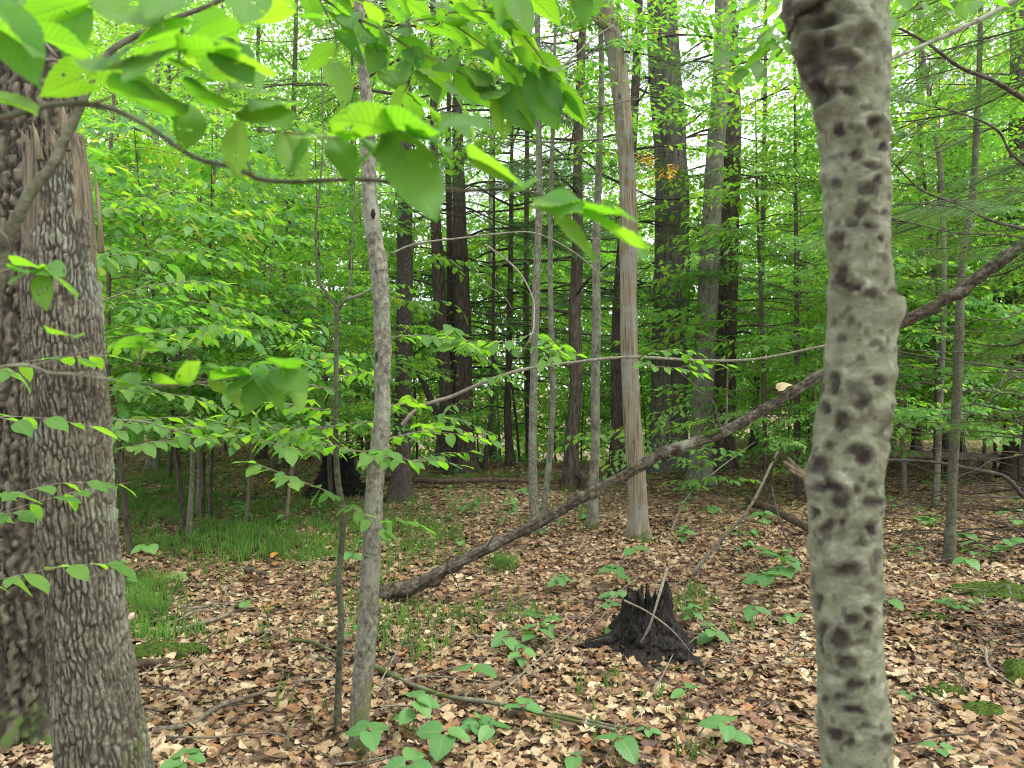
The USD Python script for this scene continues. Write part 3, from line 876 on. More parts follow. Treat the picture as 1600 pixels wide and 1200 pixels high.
def leafy_crown(th, p, r, z0, z1, radius, n, rng, scale=(0.9, 1.35), per=3.0, rise=0.25, fine=False):
    """A broadleaf crown: branches in flat layers with sprays along them."""
    items, wood = [], []
    for k in range(n):
        u = (k + rng.random()) / n
        z = z0 + (z1 - z0) * u
        o, ro = at_height(p, r, z)
        az = k * 2.4 + rng.normal(0, 0.3)
        l = radius * (1 - 0.75 * u ** 1.6) * rng.uniform(0.6, 1.15) + 0.25
        pts = branch_points(o, az, l, rise * rng.uniform(.3, 1.6), rng.uniform(0.05, 0.3), rng)
        wood.append(stick(pts, max(0.004, 0.35 * ro), 0.002, 4, 0.3))
        for m in range(int(max(2, l * per))):
            w = rng.uniform(0.12, 1.0)
            i = min(int(w * (len(pts) - 1)), len(pts) - 2)
            c = pts[i] + (pts[i + 1] - pts[i]) * (w * (len(pts) - 1) - i)
            items.append((c, az + rng.choice([-1, 1]) * rng.uniform(0.0, 0.9), rng.normal(0.06, .14), rng.normal(0, .2), rng.uniform(*scale), rng.integers(0, 6)))
    th.part("branch", *join(wood), M["twig_bark"], kind="stuff")
    v, q, at = bake(items, SPRAYS_FINE if fine else SPRAYS, rng)
    th.part("crown", v, q, M["wood_leaf"], True, at, kind="stuff")


PX = []          # (pixel column, short name) of the trunks that labels can lean on

TREES = [
    # name, label, material, d (None: from the base row), spec from the base upwards, options
    ("hemlock_tree", "large rough grey conifer trunk right of the peeled dead pole", "pine_bark", 13.3, [(1043, 748, 72), (1044, 700, 62), (1045, 600, 57), (1050, 400, 55), (1048, 250, 52), (1038, 100, 50), (1035, 0, 48)], dict(sides=26, limbs=(2.0, 12, 36, 2.9), short="the large grey conifer")),
    ("maple_tree", "straight grey-brown trunk touching the dark conifer, behind the leaning log", "grey_bark", 11.6, [(1094, 772, 40), (1096, 700, 36), (1099, 600, 35), (1105, 480, 33), (1110, 380, 31), (1117, 250, 29), (1126, 120, 27), (1130, 0, 25)], dict(sides=20, short="the grey-brown trunk")),
    ("hemlock_tree", "dark shaggy conifer trunk just right of the straight grey-brown trunk", "hemlock_bark", 13.0, [(1130, 752, 40), (1132, 600, 35), (1135, 480, 36), (1136, 380, 36), (1141, 200, 35), (1138, 50, 30), (1136, 0, 28)], dict(sides=20, limbs=(1.7, 12, 42, 2.6), short="the dark shaggy conifer")),
    ("hemlock_tree", "dark slim trunk half hidden behind the peeled dead pole", "hemlock_bark", 12.6, [(967, 747, 22), (964, 600, 19), (967, 450, 17), (984, 280, 15), (992, 150, 14), (998, 20, 12)], dict(limbs=(2.2, 11, 24, 3.4), short="the slim dark trunk")),
    ("hemlock_tree", "dark brown trunk with a hooked root, left of the pale slim pole", "hemlock_bark", 11.2, [(895, 772, 30), (893, 700, 23), (900, 600, 21), (898, 500, 20), (902, 400, 18), (903, 250, 15), (908, 100, 13), (911, 0, 11)], dict(sides=16, limbs=(2.0, 10, 24, 3.4), hook=True, short="the hook-rooted trunk")),
    ("striped_sapling", "pale smooth slim pole between the hook-rooted trunk and peeled pole", "grey_bark", None, [(925, 825, 16), (930, 700, 14), (930, 600, 14), (932, 500, 13.5), (932, 380, 12), (936, 250, 10.5), (940, 130, 9), (938, 0, 8)], dict(short="the pale slim pole", leafy=(6.0, 9.0, 1.4, 16))),
    ("beech_tree", "pale mottled slim trunk rising behind the middle of the leaning log", "sapling_bark", 8.1, [(836, 832, 16), (833, 760, 14), (832, 700, 13), (834, 600, 12), (838, 450, 12), (842, 330, 11), (842, 200, 9), (840, 60, 8)], dict(short="the pale mottled trunk", leafy=(3.9, 8.0, 1.7, 26))),
    ("beech_sapling", "thin crooked pale stem beside the pale mottled slim trunk", "grey_bark", 8.6, [(850, 800, 10), (853, 765, 9), (860, 700, 9), (864, 600, 9), (860, 450, 8), (861, 300, 7), (866, 120, 5)], dict(leafy=(4.2, 7.2, 1.5, 20))),
    ("spruce_tree", "purple-brown scaly trunk right of the speckled grey sapling", "spruce_bark", None, [(625, 782, 34), (628, 700, 28), (630, 600, 26), (632, 450, 25.5), (633, 300, 24), (633, 180, 20), (634, 60, 16)], dict(sides=20, limbs=(3.6, 9, 14, 4.6), short="the purple-brown trunk")),
    ("hemlock_tree", "nearly black trunk of the close dark pair, the left slimmer one", "hemlock_bark", 12.9, [(693, 747, 26), (693, 700, 24), (697, 620, 21), (690, 520, 21), (685, 420, 20), (680, 330, 16), (678, 200, 12)], dict(limbs=(1.8, 9.5, 24, 2.5), short="the dark pair")),
    ("hemlock_tree", "nearly black trunk of the close dark pair, the right broader one", "hemlock_bark", 13.1, [(722, 748, 46), (722, 680, 38), (722, 600, 32), (722, 500, 29), (719, 400, 24), (716, 250, 18), (714, 100, 13)], dict(sides=18, limbs=(1.4, 10, 34, 2.2), short="the dark pair")),
    ("dead_sapling", "bare dark stem leaning left against the close dark pair of trunks", "dead_twig", 12.6, [(690, 672, 12), (672, 622, 11), (655, 585, 9), (645, 560, 7)], dict(extend=0)),
    ("dead_sapling", "thin black dead stem seen high above the close dark pair", "dead_twig", 13.6, [(704, 700, 9), (703, 480, 10), (702, 340, 10), (700, 240, 9), (702, 120, 6)], dict()),
    ("hemlock_sapling", "slim dark trunk with bare side twigs, right of the dark pair", "hemlock_bark", 13.6, [(798, 748, 14), (793, 650, 12), (795, 560, 10), (798, 400, 8), (800, 200, 5)], dict(limbs=(0.8, 6.5, 26, 2.6), short="the slim twiggy trunk")),
    ("dead_sapling", "thin curved black stem beside the slim dark twiggy trunk", "dead_twig", 13.0, [(757, 752, 8), (762, 690, 7), (768, 640, 6), (770, 540, 5)], dict()),
    ("far_maple", "faint pale trunk far behind the slim dark twiggy trunk", "grey_bark", 20.0, [(771, 760, 14), (769, 600, 13), (768, 400, 11), (770, 150, 8)], dict(leafy=(5, 11, 2.6, 34))),
    ("far_maple", "dim grey trunk far left, between speckled sapling and dark trunk pair", "grey_bark", 19.0, [(575, 750, 9), (574, 600, 8), (573, 430, 7), (572, 200, 5)], dict(leafy=(4, 10, 2.4, 34))),
    ("maple_tree", "slim dark straight trunk beyond the double-forked sapling", "hemlock_bark", 13.6, [(440, 738, 27), (444, 640, 16), (447, 450, 14), (453, 340, 12), (458, 200, 9), (462, 50, 7)], dict(short="the slim straight trunk", leafy=(4.2, 10, 2.4, 40))),
    ("maple_tree", "dark trunk with a clear foot, left of the slim straight trunk", "hemlock_bark", 15.2, [(408, 728, 17), (410, 600, 12), (411, 450, 11), (408, 350, 10), (405, 200, 7)], dict(short="the clear-footed trunk", leafy=(5, 11, 2.6, 40))),
    ("maple_tree", "mossy-footed grey trunk beyond the clubmoss, right of the rough-barked snag", "grey_bark", 13.4, [(238, 742, 22), (242, 640, 15), (243, 500, 12.5), (245, 400, 12), (247, 280, 11), (243, 190, 10), (248, 60, 8)], dict(short="the mossy-footed trunk", leafy=(4.5, 10.5, 2.6, 44))),
    ("maple_tree", "dark slim trunk right beside the mossy-footed grey trunk", "hemlock_bark", 16.5, [(275, 705, 15), (272, 600, 12), (270, 480, 11.5), (270, 380, 11), (267, 280, 9), (264, 100, 6)], dict(short="the dark slim trunk", leafy=(5, 11, 2.6, 40))),
    ("beech_sapling", "crooked thin stem amid the left green foliage", "twig_bark", 9.4, [(312, 765, 8), (316, 560, 7.5), (322, 430, 6), (329, 340, 5), (340, 200, 4)], dict(leafy=(2.0, 5.5, 1.6, 26))),
    ("beech_sapling", "thin upright stem close to the right edge of the snag", "twig_bark", 9.0, [(168, 770, 8), (170, 420, 8), (172, 260, 7), (178, 150, 6), (182, 20, 4)], dict(leafy=(2.6, 6.5, 1.7, 26))),
    ("beech_sapling", "short pale-stemmed beech sapling in the left clubmoss patch", "sapling_bark", None, [(295, 842, 10), (300, 760, 7.5), (301, 700, 7), (296, 640, 6), (299, 570, 5), (296, 480, 4)], dict(extend=0.3, leafy=(1.2, 2.7, 1.2, 16))),
    ("maple_tree", "slim grey trunk at right with dark scars, beyond the pocked beech", "olive_bark", None, [(1484, 882, 19), (1486, 800, 16), (1491, 700, 17), (1496, 600, 16), (1500, 480, 15), (1504, 400, 12), (1520, 300, 12), (1526, 200, 11), (1531, 70, 9)], dict(sides=18, short="the scarred slim trunk", leafy=(4.2, 7.5, 1.6, 22))),
    ("dead_snag", "broad pale broken-topped trunk behind the scarred slim trunk", "pine_bark", 14.8, [(1484, 705, 46), (1482, 600, 38), (1484, 500, 38), (1487, 400, 36), (1490, 300, 36), (1493, 200, 36), (1494, 152, 30)], dict(sides=20, extend=0, jag=True, short="the broken pale trunk")),
    ("maple_sapling", "thin curved grey stem left of the broken pale trunk", "grey_bark", 9.8, [(1462, 790, 11), (1474, 500, 10), (1474, 350, 9), (1468, 250, 9), (1455, 160, 8.5), (1440, 70, 7)], dict(leafy=(4.2, 7.5, 1.7, 26))),
    ("hemlock_tree", "dim trunk at the right edge half lost in leaves", "hemlock_bark", 12.4, [(1586, 790, 52), (1588, 700, 46), (1590, 500, 42), (1592, 300, 36), (1592, 100, 30)], dict(sides=18, limbs=(1.8, 11, 34, 2.4), short="the right edge trunk")),
    ("maple_tree", "dark trunk between the pocked beech and the broken pale trunk", "hemlock_bark", 17.0, [(1432, 740, 18), (1433, 640, 16), (1436, 480, 15), (1436, 300, 12), (1440, 60, 9)], dict(leafy=(4.5, 12, 2.8, 44))),
    ("maple_tree", "dim slim trunk right of the dark shaggy conifer", "hemlock_bark", 17.5, [(1176, 745, 12), (1180, 640, 11), (1188, 500, 9), (1192, 350, 8), (1196, 100, 6)], dict(leafy=(5, 11, 2.4, 32))),
    ("hemlock_tree", "thin dim trunk behind the pale mottled slim trunk", "hemlock_bark", 16.0, [(826, 748, 10), (824, 600, 10), (822, 450, 9), (824, 200, 7)], dict(limbs=(1.5, 9, 20, 3.5))),
    ("far_maple", "dark stick-like trunk between the slim straight trunk and forked sapling", "hemlock_bark", 16.5, [(563, 745, 11), (556, 560, 9), (549, 460, 8), (548, 380, 7), (550, 160, 5)], dict(leafy=(4.4, 10.5, 2.4, 36))),
]


def build_tree(k, name, label, mat, d, spec, opt):
    if d is None:
        d = on_ground(spec[0][0], spec[0][1])[1]
    pts, rad, base = trunk_line(spec, d, None, opt.get("extend", 4.0))
    th = Thing(name, label, "tree" if "sapling" not in name else "sapling", base)
    if name in ("dead_sapling", "dead_snag"):
        th.prim.SetCustomDataByKey("category", "dead tree")
    rng = np.random.default_rng(100 + k)
    sides = opt.get("sides", 12)
    v, f, p, r = trunk_mesh(pts, rad, base, sides, 0.10 if sides > 14 else 0.16, 0.07, 9.0, 0.0 if base[2] > 9 else 0.55, 0.16, k, 3 + k % 3)
    if opt.get("jag"):
        n = sides
        last = slice((len(p) - 1) * n, len(p) * n)
        v[last, 2] += rng.uniform(-0.35, 0.35, n)
    th.part("trunk", v, f, M[mat])
    if opt.get("hook"):
        root = [P(890, 735, d), P(905, 740, d - .15), P(918, 752, d - .25), P(914, 772, d - .3), P(900, 790, d - 0.3)]
        th.part("root", *stick(root, 0.06, 0.05, 10, 0.05, 0.2, 3), M[mat])
    if "limbs" in opt:
        z0, z1, n, live = opt["limbs"]
        hemlock_limbs(th, p, r, z0, z1, n, live, rng)
    if "leafy" in opt:
        z0, z1, rad_, n = opt["leafy"]
        leafy_crown(th, p, r, z0, min(z1, p[-1][2] - 0.1), rad_, int(n * (.75 if d > 13 else 1)), rng, (0.8, 1.3), 3.5)
    if "short" in opt:
        PX.append((spec[min(2, len(spec) - 1)][0], opt["short"]))
    return th


for k, t in enumerate(TREES):
    build_tree(k, *t)


# ------------------------------------------------------------------ the two near trunks at the left
def plated(r0, cell_w, cell_h, depth, width, seed, z0=-0.3, z1=5.0):
    """Bark broken into long plates by furrows; gives the bump function and what it saw last (how deep in a furrow each vertex lies)."""
    from scipy.spatial import cKDTree
    rng = np.random.default_rng(seed)
    C = 2 * math.pi * r0
    k = cell_w / cell_h
    nx, nz = max(6, int(C / cell_w)), int((z1 - z0) / cell_h)
    gx, gz_ = np.meshgrid(np.arange(nx), np.arange(nz), indexing="ij")
    sx = ((gx + 0.5 * (gz_ % 2) + rng.uniform(-.42, .42, gx.shape)) * C / nx).ravel()
    sz = (z0 + (gz_ + rng.uniform(-.45, .45, gx.shape)) * cell_h).ravel() * k
    lift = rng.uniform(-.25, .25, sx.size)
    tree = cKDTree(np.column_stack([np.concatenate([sx - C, sx, sx + C]), np.tile(sz, 3)]))
    seen = {}

    def bump(th, s, R, q):
        a = (th % (2 * np.pi)) * r0 + 0 * q[..., 2]
        w = q * 16.0
        a = a + 1.6 * cell_w * (meshkit.fbm(w * .6, 2, seed) - .5) + 0.4 * cell_w * (meshkit.noise(q * [70, 70, 50], seed + 4) - .5)
        z = q[..., 2] * k + 1.3 * cell_w * (meshkit.fbm(w * 1.7 + 40, 2, seed + 1) - .5)
        d, i = tree.query(np.column_stack([a.ravel(), z.ravel()]), k=2)
        e = (0.5 * (d[:, 1] - d[:, 0])).reshape(a.shape)
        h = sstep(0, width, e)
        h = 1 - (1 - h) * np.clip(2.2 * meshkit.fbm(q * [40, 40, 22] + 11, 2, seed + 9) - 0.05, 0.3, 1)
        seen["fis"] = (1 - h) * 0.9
        return depth * (h - 0.75) + depth * lift[i[:, 0] % sx.size].reshape(a.shape) * h + depth * 0.55 * (meshkit.fbm(q * [110, 110, 60], 2, seed + 2) - 0.5) + 0.03 * (meshkit.noise(q * 2.6, seed + 5) - 0.5)
    return bump, seen


def build_near_snag():
    d = 2.62
    spec = [(182, 1345, 170), (172, 1260, 150), (163, 1180, 140), (150, 1080, 133), (137, 1000, 131), (127, 900, 128), (119, 800, 127), (111, 700, 124), (104, 600, 121), (99, 500, 120), (96, 420, 119), (93, 330, 116), (88, 250, 108), (80, 190, 100), (76, 150, 92)]
    pts, rad, base = trunk_line(spec, d, 2.68, 0)
    th = Thing("broken_maple", "thick rough-barked broken-topped trunk with torn pale wood, nearest at left", "dead tree", base)
    p, r = resample(pts, rad, 0.0065)
    fb, seen = plated(0.13, 0.0175, 0.080, 0.0100, 0.0042, 4)
    sides = 300
    top = p[-1][2]

    def bump(th_, s, R, q):
        h = np.maximum(q[..., 2] - base[2], 0)
        px, py = 800 + F * q[..., 0] / q[..., 1], 600 - F * (q[..., 2] - ZC) / q[..., 1]
        wob = 60 * (meshkit.fbm(q * [14, 14, 5], 3, 31) - .5)
        torn = np.maximum(sstep(255, 225, py + wob), np.maximum(sstep(112, 124, px + .3 * wob) * sstep(350, 320, py + wob), sstep(140, 146, px + .12 * wob) * sstep(450, 430, py + wob)))
        torn = np.maximum(torn, sstep(60, 54, px + .15 * wob) * sstep(400, 370, py + wob))
        torn *= 1 - sstep(0.60, 0.68, meshkit.fbm(q * [26, 26, 12] + 3, 3, 17)) * sstep(200, 280, py)
        bark_ = fb(th_, s, R, q)
        fibre = 0.011 * (meshkit.fbm(q * [60, 60, 5], 3, 8) - 0.5) - 0.006
        seen["torn"] = torn
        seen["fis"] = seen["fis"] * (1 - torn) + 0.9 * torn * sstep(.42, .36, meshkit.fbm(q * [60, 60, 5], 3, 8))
        return bark_ * (1 - torn) + fibre * torn + R * 0.30 * np.exp(-h / 0.13) * (0.7 + 0.4 * np.cos(5 * th_ + 1))
    v, f = tube(p, r, sides, bump)
    n = len(p) * sides
    th_ = np.tile(np.arange(sides) * 2 * np.pi / sides, len(p))
    ring = np.stack([np.cos(th_), np.sin(th_), th_ * 0], -1)
    cut = top - 0.20 * meshkit.fbm(ring * 2.6, 3, 6) - 0.10 * meshkit.noise(ring * 13, 8) - 0.05 * meshkit.noise(ring * 31, 9)
    zz = v[:n, 2]
    over = zz > cut
    ax = np.repeat(p, sides, 0)
    shrink = np.clip(1 - (zz - cut) * 3.5, .25, 1)
    v[:n, :2] = np.where(over[:, None], ax[:, :2] + (v[:n, :2] - ax[:, :2]) * shrink[:, None], v[:n, :2])
    v[:n, 2] = np.where(over, cut - 0.35 * (zz - cut), zz)
    v[n + 1] = v[n + 1] - [0, 0, 0.30]
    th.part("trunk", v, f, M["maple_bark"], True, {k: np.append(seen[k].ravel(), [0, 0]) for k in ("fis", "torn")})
    rng = np.random.default_rng(3)
    for line, w, dd in [([(158, 395), (156, 350), (152, 300), (147, 262)], 0.012, 2.56), ([(105, 235), (101, 190), (92, 140)], 0.015, 2.54), ([(62, 250), (58, 215), (50, 190)], 0.012, 2.56)]:
        th.part("shard", *stick([P(x, y, dd) for x, y in line], w, w * 0.1, 8, 0.02, 0.4, int(rng.integers(99))), M["torn_wood"])
    b = P(206, 962, 2.53)
    w, f = tube(np.array([b - [0.01, 0, 0.012], b, b + [0.008, -.004, 0.010]]), np.array([0.004, 0.011, 0.003]), 10)
    th.part("bracket_fungus", w, f, plain("fungus", (0.4, 0.33, 0.26), 0.8, 0.15, 40, 0.1))


build_near_snag()


def build_old_maple():
    d = 3.55
    spec = [(22, 1135, 205), (28, 1060, 165), (30, 950, 152), (30, 850, 148), (32, 700, 142), (36, 550, 138), (42, 400, 136), (52, 200, 136), (60, 50, 136), (64, -40, 135)]
    pts, rad, base = trunk_line(spec, d, 3.6, 2.5)
    th = Thing("old_maple", "massive furrowed trunk with a mossy foot behind the broken snag", "tree", base)
    p, r = resample(pts, rad, 0.012)
    fb, seen = plated(0.19, 0.046, 0.26, 0.026, 0.013, 14)

    def bump(th_, s, R, q):
        h = np.maximum(q[..., 2] - base[2], 0)
        return fb(th_, s, R, q) + R * 0.45 * np.exp(-h / 0.16) * (0.7 + 0.5 * np.cos(4 * th_ + .4))
    v, f = tube(p, r, 200, bump)
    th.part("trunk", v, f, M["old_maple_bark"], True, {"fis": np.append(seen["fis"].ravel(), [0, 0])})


build_old_maple()


# ------------------------------------------------------------------ the pocked beech at the right
def build_pocked_beech():
    d = 1.15
    spec = [(1352, 2240, 150), (1345, 1500, 118), (1340, 1240, 113), (1336, 1150, 111), (1331, 1080, 108), (1327, 1000, 106), (1322, 920, 111), (1321, 840, 116), (1320, 770, 120), (1326, 715, 118), (1334, 650, 114), (1341, 590, 113), (1345, 530, 110), (1346, 470, 106), (1342, 410, 101), (1338, 340, 104), (1338, 280, 107),
            (1336, 220, 114), (1330, 165, 124), (1322, 110, 140), (1313, 60, 155), (1306, 10, 160), (1300, -50, 160)]
    pts, rad, base = trunk_line(spec, d, None, 1.5)
    th = Thing("pocked_beech", "near pale green-grey beech trunk covered in dark pocks and lumps", "tree", base)
    p, r = resample(pts, rad, 0.0052)
    lo = p[:, 2] < 0.85
    hi = p[:, 2] > 2.35
    keep = np.ones(len(p), bool)
    keep[np.where(lo)[0][1::2]] = False
    p, r = p[keep], r[keep]
    marks = [(1262, 14, 26, 11, 1), (1268, 128, 28, 40, 1), (1282, 95, 28, 24, .8), (1265, 60, 34, 34, .5), (1300, 30, 30, 20, .5), (1290, 150, 20, 16, .7), (1345, 60, 16, 12, .4), (1322, 100, 20, 9, .9), (1290, 40, 25, 12, .7), (1300, 72, 9, 10, .9), (1329, 144, 10, 7, .9), (1364, 192, 13, 9, 1), (1312, 204, 7, 10, 1), (1336, 202, 9, 8, .6), (1381, 231, 7, 8, 1), (1339, 238, 9, 6, .9), (1358, 260, 15, 6, 1), (1368, 284, 8, 8, 1),
             (1350, 298, 12, 9, .8), (1306, 290, 7, 8, .9), (1345, 331, 10, 8, 1), (1379, 333, 5, 5, .9), (1331, 354, 8, 7, .9), (1356, 355, 7, 6, 1), (1375, 373, 7, 6, 1), (1310, 375, 9, 12, .95), (1320, 430, 9, 15, 1), (1333, 446, 14, 6, 1), (1302, 444, 8, 5, .9), (1360, 458, 13, 8, .8), (1397, 458, 13, 7, .9), (1383, 406, 6, 6, .7), (1287, 333, 6, 6, .9),
             (1317, 533, 6, 7, .9), (1287, 577, 10, 12, 1), (1307, 600, 9, 14, .95), (1340, 610, 13, 10, .65), (1345, 630, 12, 13, .85), (1372, 593, 7, 7, .9), (1318, 657, 11, 12, .9), (1290, 635, 9, 8, 1), (1393, 647, 8, 14, 1), (1347, 713, 13, 15, .95), (1332, 705, 7, 5, 1), (1298, 697, 5, 8, 1), (1283, 727, 15, 11, .95), (1270, 715, 8, 9, .9), (1295, 763, 22, 8, 1), (1313, 779, 13, 14, .9),
             (1338, 767, 7, 8, .7), (1362, 762, 6, 7, .6), (1360, 787, 12, 7, .8), (1270, 800, 9, 9, 1), (1292, 825, 10, 7, .9), (1317, 817, 6, 6, .9), (1360, 827, 9, 13, 1), (1368, 870, 6, 8, .8), (1325, 890, 18, 9, .9), (1300, 885, 7, 5, .7), (1275, 940, 7, 10, 1), (1312, 997, 12, 16, .9), (1285, 995, 6, 20, 1), (1330, 970, 12, 8, .9), (1355, 957, 9, 8, .9), (1355, 982, 6, 7, .8),
             (1325, 1035, 14, 6, .9), (1335, 1067, 12, 9, 1), (1320, 1085, 9, 6, .9), (1292, 1092, 6, 5, 1), (1335, 1109, 14, 6, .95), (1360, 1060, 5, 6, .8), (1305, 1147, 12, 8, 1), (1327, 1160, 10, 6, 1), (1380, 1155, 9, 8, .9), (1352, 1135, 10, 4, .7), (1346, 560, 6, 5, .7), (1328, 500, 7, 6, .6), (1301, 505, 6, 8, .8), (1365, 540, 8, 5, .7), (1383, 690, 6, 7, .8), (1340, 850, 9, 4, .7)]
    marks = np.array(marks, float) * [1, 1, 1.12, 1.15, 1]
    lumps = [(1398, 482, 20, 24, 0.017), (1262, 735, 16, 26, 0.007), (1242, 742, 24, 20, 0.006), (1258, 740, 18, 30, 0.006), (1386, 640, 14, 16, 0.005), (1390, 1125, 18, 30, 0.004), (1300, 590, 14, 25, 0.003), (1335, 660, 14, 14, .003), (1290, 690, 16, 16, .004), (1310, 800, 18, 18, .003), (1345, 690, 16, 12, .003), (1345, 270, 14, 12, .003), (1280, 420, 10, 18, .003), (1382, 200, 12, 18, .004), (1296, 1010, 12, 16, .003), (1270, 90, 30, 40, .006), (1360, 470, 14, 10, .004), (1330, 1120, 14, 8, .003), (1322, 1095, 12, 8, .003), (1318, 640, 12, 10, .004), (1365, 610, 10, 12, .004), (1300, 745, 16, 10, .004), (1350, 745, 14, 10, .003), (1345, 810, 14, 12, .004), (1290, 850, 14, 12, .003), (1330, 940, 16, 10, .003), (1310, 1060, 12, 10, .003), (1350, 320, 12, 10, .003), (1325, 260, 14, 10, .003)]
    sides = 150
    rng = np.random.default_rng(6)
    store = {}

    def bump(th_, s, R, q):
        px, py = 800 + F * q[..., 0] / q[..., 1], 600 - F * (q[..., 2] - ZC) / q[..., 1]
        front = sstep(0.012, -0.012, q[..., 1] - d)
        wob = 22 * (meshkit.fbm(q * 45, 3, 2) - 0.5)
        wob2 = 22 * (meshkit.fbm(q * 45 + 31, 3, 3) - 0.5)
        mark, out = np.zeros_like(px), np.zeros_like(px)
        rim = meshkit.fbm(q * 110 + 13, 2, 41)
        for mx, my, rx, ry, st in marks:
            e = np.sqrt(((px + wob - mx) / rx) ** 2 + ((py + wob2 - my) / ry) ** 2)
            m = np.maximum(sstep(1.08, 0.84, e) * st * (0.55 + 0.7 * rim), 0.35 * sstep(1.7, 1.0, e))
            mark = np.maximum(mark, m * front)
            size = 0.5 * (rx + ry)
            out += front * (-0.00032 * size * sstep(1.05, 0.3, e) + 0.00030 * size * np.exp(-((e - 1.35) / 0.35) ** 2))
        for mx, my, rx, ry, h in lumps:
            e2 = ((px - mx) / rx) ** 2 + ((py - my) / ry) ** 2
            out += h * np.exp(-e2) * (0.4 + 0.6 * front)
        small = sstep(0.70, 0.80, meshkit.noise(q * [95, 95, 80] + 2, 22)) * front
        mark = np.maximum(mark, 0.6 * small)
        out += -0.0008 * small + 0.004 * (sstep(0.55, 0.95, meshkit.noise(q * [38, 38, 34] + 9, 23)))
        back = meshkit.noise(q * [34, 34, 30] + 5, 12)       # pocks round the back
        mk = sstep(0.74, 0.82, back) * (1 - front)
        mark = np.maximum(mark, mk)
        out += -0.002 * mk
        h = np.maximum(q[..., 2] - base[2], 0)
        out += R * 0.8 * np.exp(-h / 0.12) * (0.7 + 0.5 * np.cos(4 * th_))
        out += 0.007 * (meshkit.fbm(q * [24, 24, 26], 3, 1) - 0.5) + 0.006 * (meshkit.noise(q * 10, 4) - 0.5) + 0.0012 * (meshkit.noise(q * [30, 30, 190], 5) - 0.5)
        store["mark"] = mark
        store["mossy"] = sstep(30, -60, py) * sstep(1300, 1400, px) * 0.5 + 0.55 * sstep(0.66, 0.8, meshkit.fbm(q * 14, 3, 8))
        return out
    v, f = tube(p, r, sides, bump)
    at = {k: np.append(store[k].ravel(), [0, 0]) for k in ("mark", "mossy")}
    th.part("trunk", v, f, M["beech_canker"], True, at)
    for a, b, w in (((1256, 742), (1226, 722), 0.004), ((1256, 746), (1234, 734), 0.003), ((1254, 738), (1232, 716), 0.003)):
        th.part("splinter", *stick([P(*a, 1.11), P((a[0] + b[0]) / 2, (a[1] + b[1]) / 2 + 1, 1.10), P(*b, 1.09)], w, w * 0.5, 5, 0.02, 0.2), M["torn_wood"])


build_pocked_beech()


# ------------------------------------------------------------------ saplings in the middle distance
def build_speckled_sapling():
    spec = [(560, 1172, 27), (562, 1120, 30), (569, 1040, 32), (575, 960, 32), (581, 850, 30), (587, 740, 28.5), (597, 660, 27), (598, 600, 26.5), (597, 500, 27), (592, 420, 27), (583, 360, 25.5), (577, 300, 23.5), (575, 200, 21), (568, 110, 19), (563, 40, 17), (560, -40, 15)]
    d = on_ground(560, 1172)[1]
    pts, rad, base = trunk_line(spec, d, None, 2.0)
    th = Thing("speckled_sapling", "speckled grey sapling trunk with the leaning log's foot against it", "sapling", base)
    p, r = resample(pts, rad, 0.02)

    def bump(th_, s, R, q):
        h = np.maximum(q[..., 2] - base[2], 0)
        rough = sstep(0.9, 1.5, h)
        pits = sstep(0.62, 0.72, meshkit.noise(q * [60, 60, 45], 3))
        return R * 0.30 * np.exp(-h / 0.05) - rough * 0.005 * pits + (0.0016 + 0.0035 * rough) * 2 * (meshkit.fbm(q * 42, 2, 5) - 0.5) + 0.006 * (meshkit.noise(q * [6, 6, 8], 7) - 0.5)
    th.part("trunk", *tube(p, r, 40, bump), M["sapling_bark"])
    for px, py, w in ((583, 335, .012), (588, 558, .006), (575, 220, .009)):
        c = P(px, py, d - 0.035)
        th.part("knot", *tube(np.array([c - [0, 0, 0.02], c, c + [0, 0, 0.025]]), np.array([w * .4, w, w * .4]), 8), M["black_wood"])
    PX.append((590, "the speckled sapling"))
    return th, d


SP, SPD = build_speckled_sapling()


def build_forked_sapling():
    d = on_ground(527, 1140)[1]
    spec = [(527, 1140, 12.5), (530, 1040, 10), (533, 960, 10.5), (529, 905, 10), (534, 850, 10), (535, 800, 10), (528, 750, 9.5), (525, 700, 8.5), (525, 600, 8), (526, 500, 7.5), (526, 478, 7.5)]
    pts, rad, base = trunk_line(spec, d, None, 0)
    th = Thing("forked_sapling", "thin wavy sapling stem forking in two, left of the speckled sapling", "sapling", base)
    v, f, p, r = trunk_mesh(pts, rad, base, 12, 0.04, 0.12, 20, 0.35, 0.05, 3)
    th.part("trunk", v, f, M["olive_bark"])
    th.part("branch", *stick([P(526, 480, d), P(510, 458, d), P(499, 440, d), P(495, 400, d), P(493, 350, d), P(499, 300, d), P(505, 200, d + .1), P(500, 60, d + .2)], 0.0085, 0.0028, 8, 0.05, 0.15, 1), M["olive_bark"])
    th.part("branch", *stick([P(527, 484, d), P(538, 470, d), P(548, 440, d + .05), P(549, 400, d + .1), P(552, 340, d + .15), P(556, 200, d + .2)], 0.007, 0.0026, 8, 0.05, 0.15, 2), M["olive_bark"])
    th.part("branch", *stick([P(540, 468, d), P(560, 462, d - .05), P(582, 452, d - .1)], 0.008, 0.005, 6, 0.04, 0.15, 2), M["grey_bark"])
    PX.append((526, "the forked sapling"))
    return th, d


FK, FKD = build_forked_sapling()


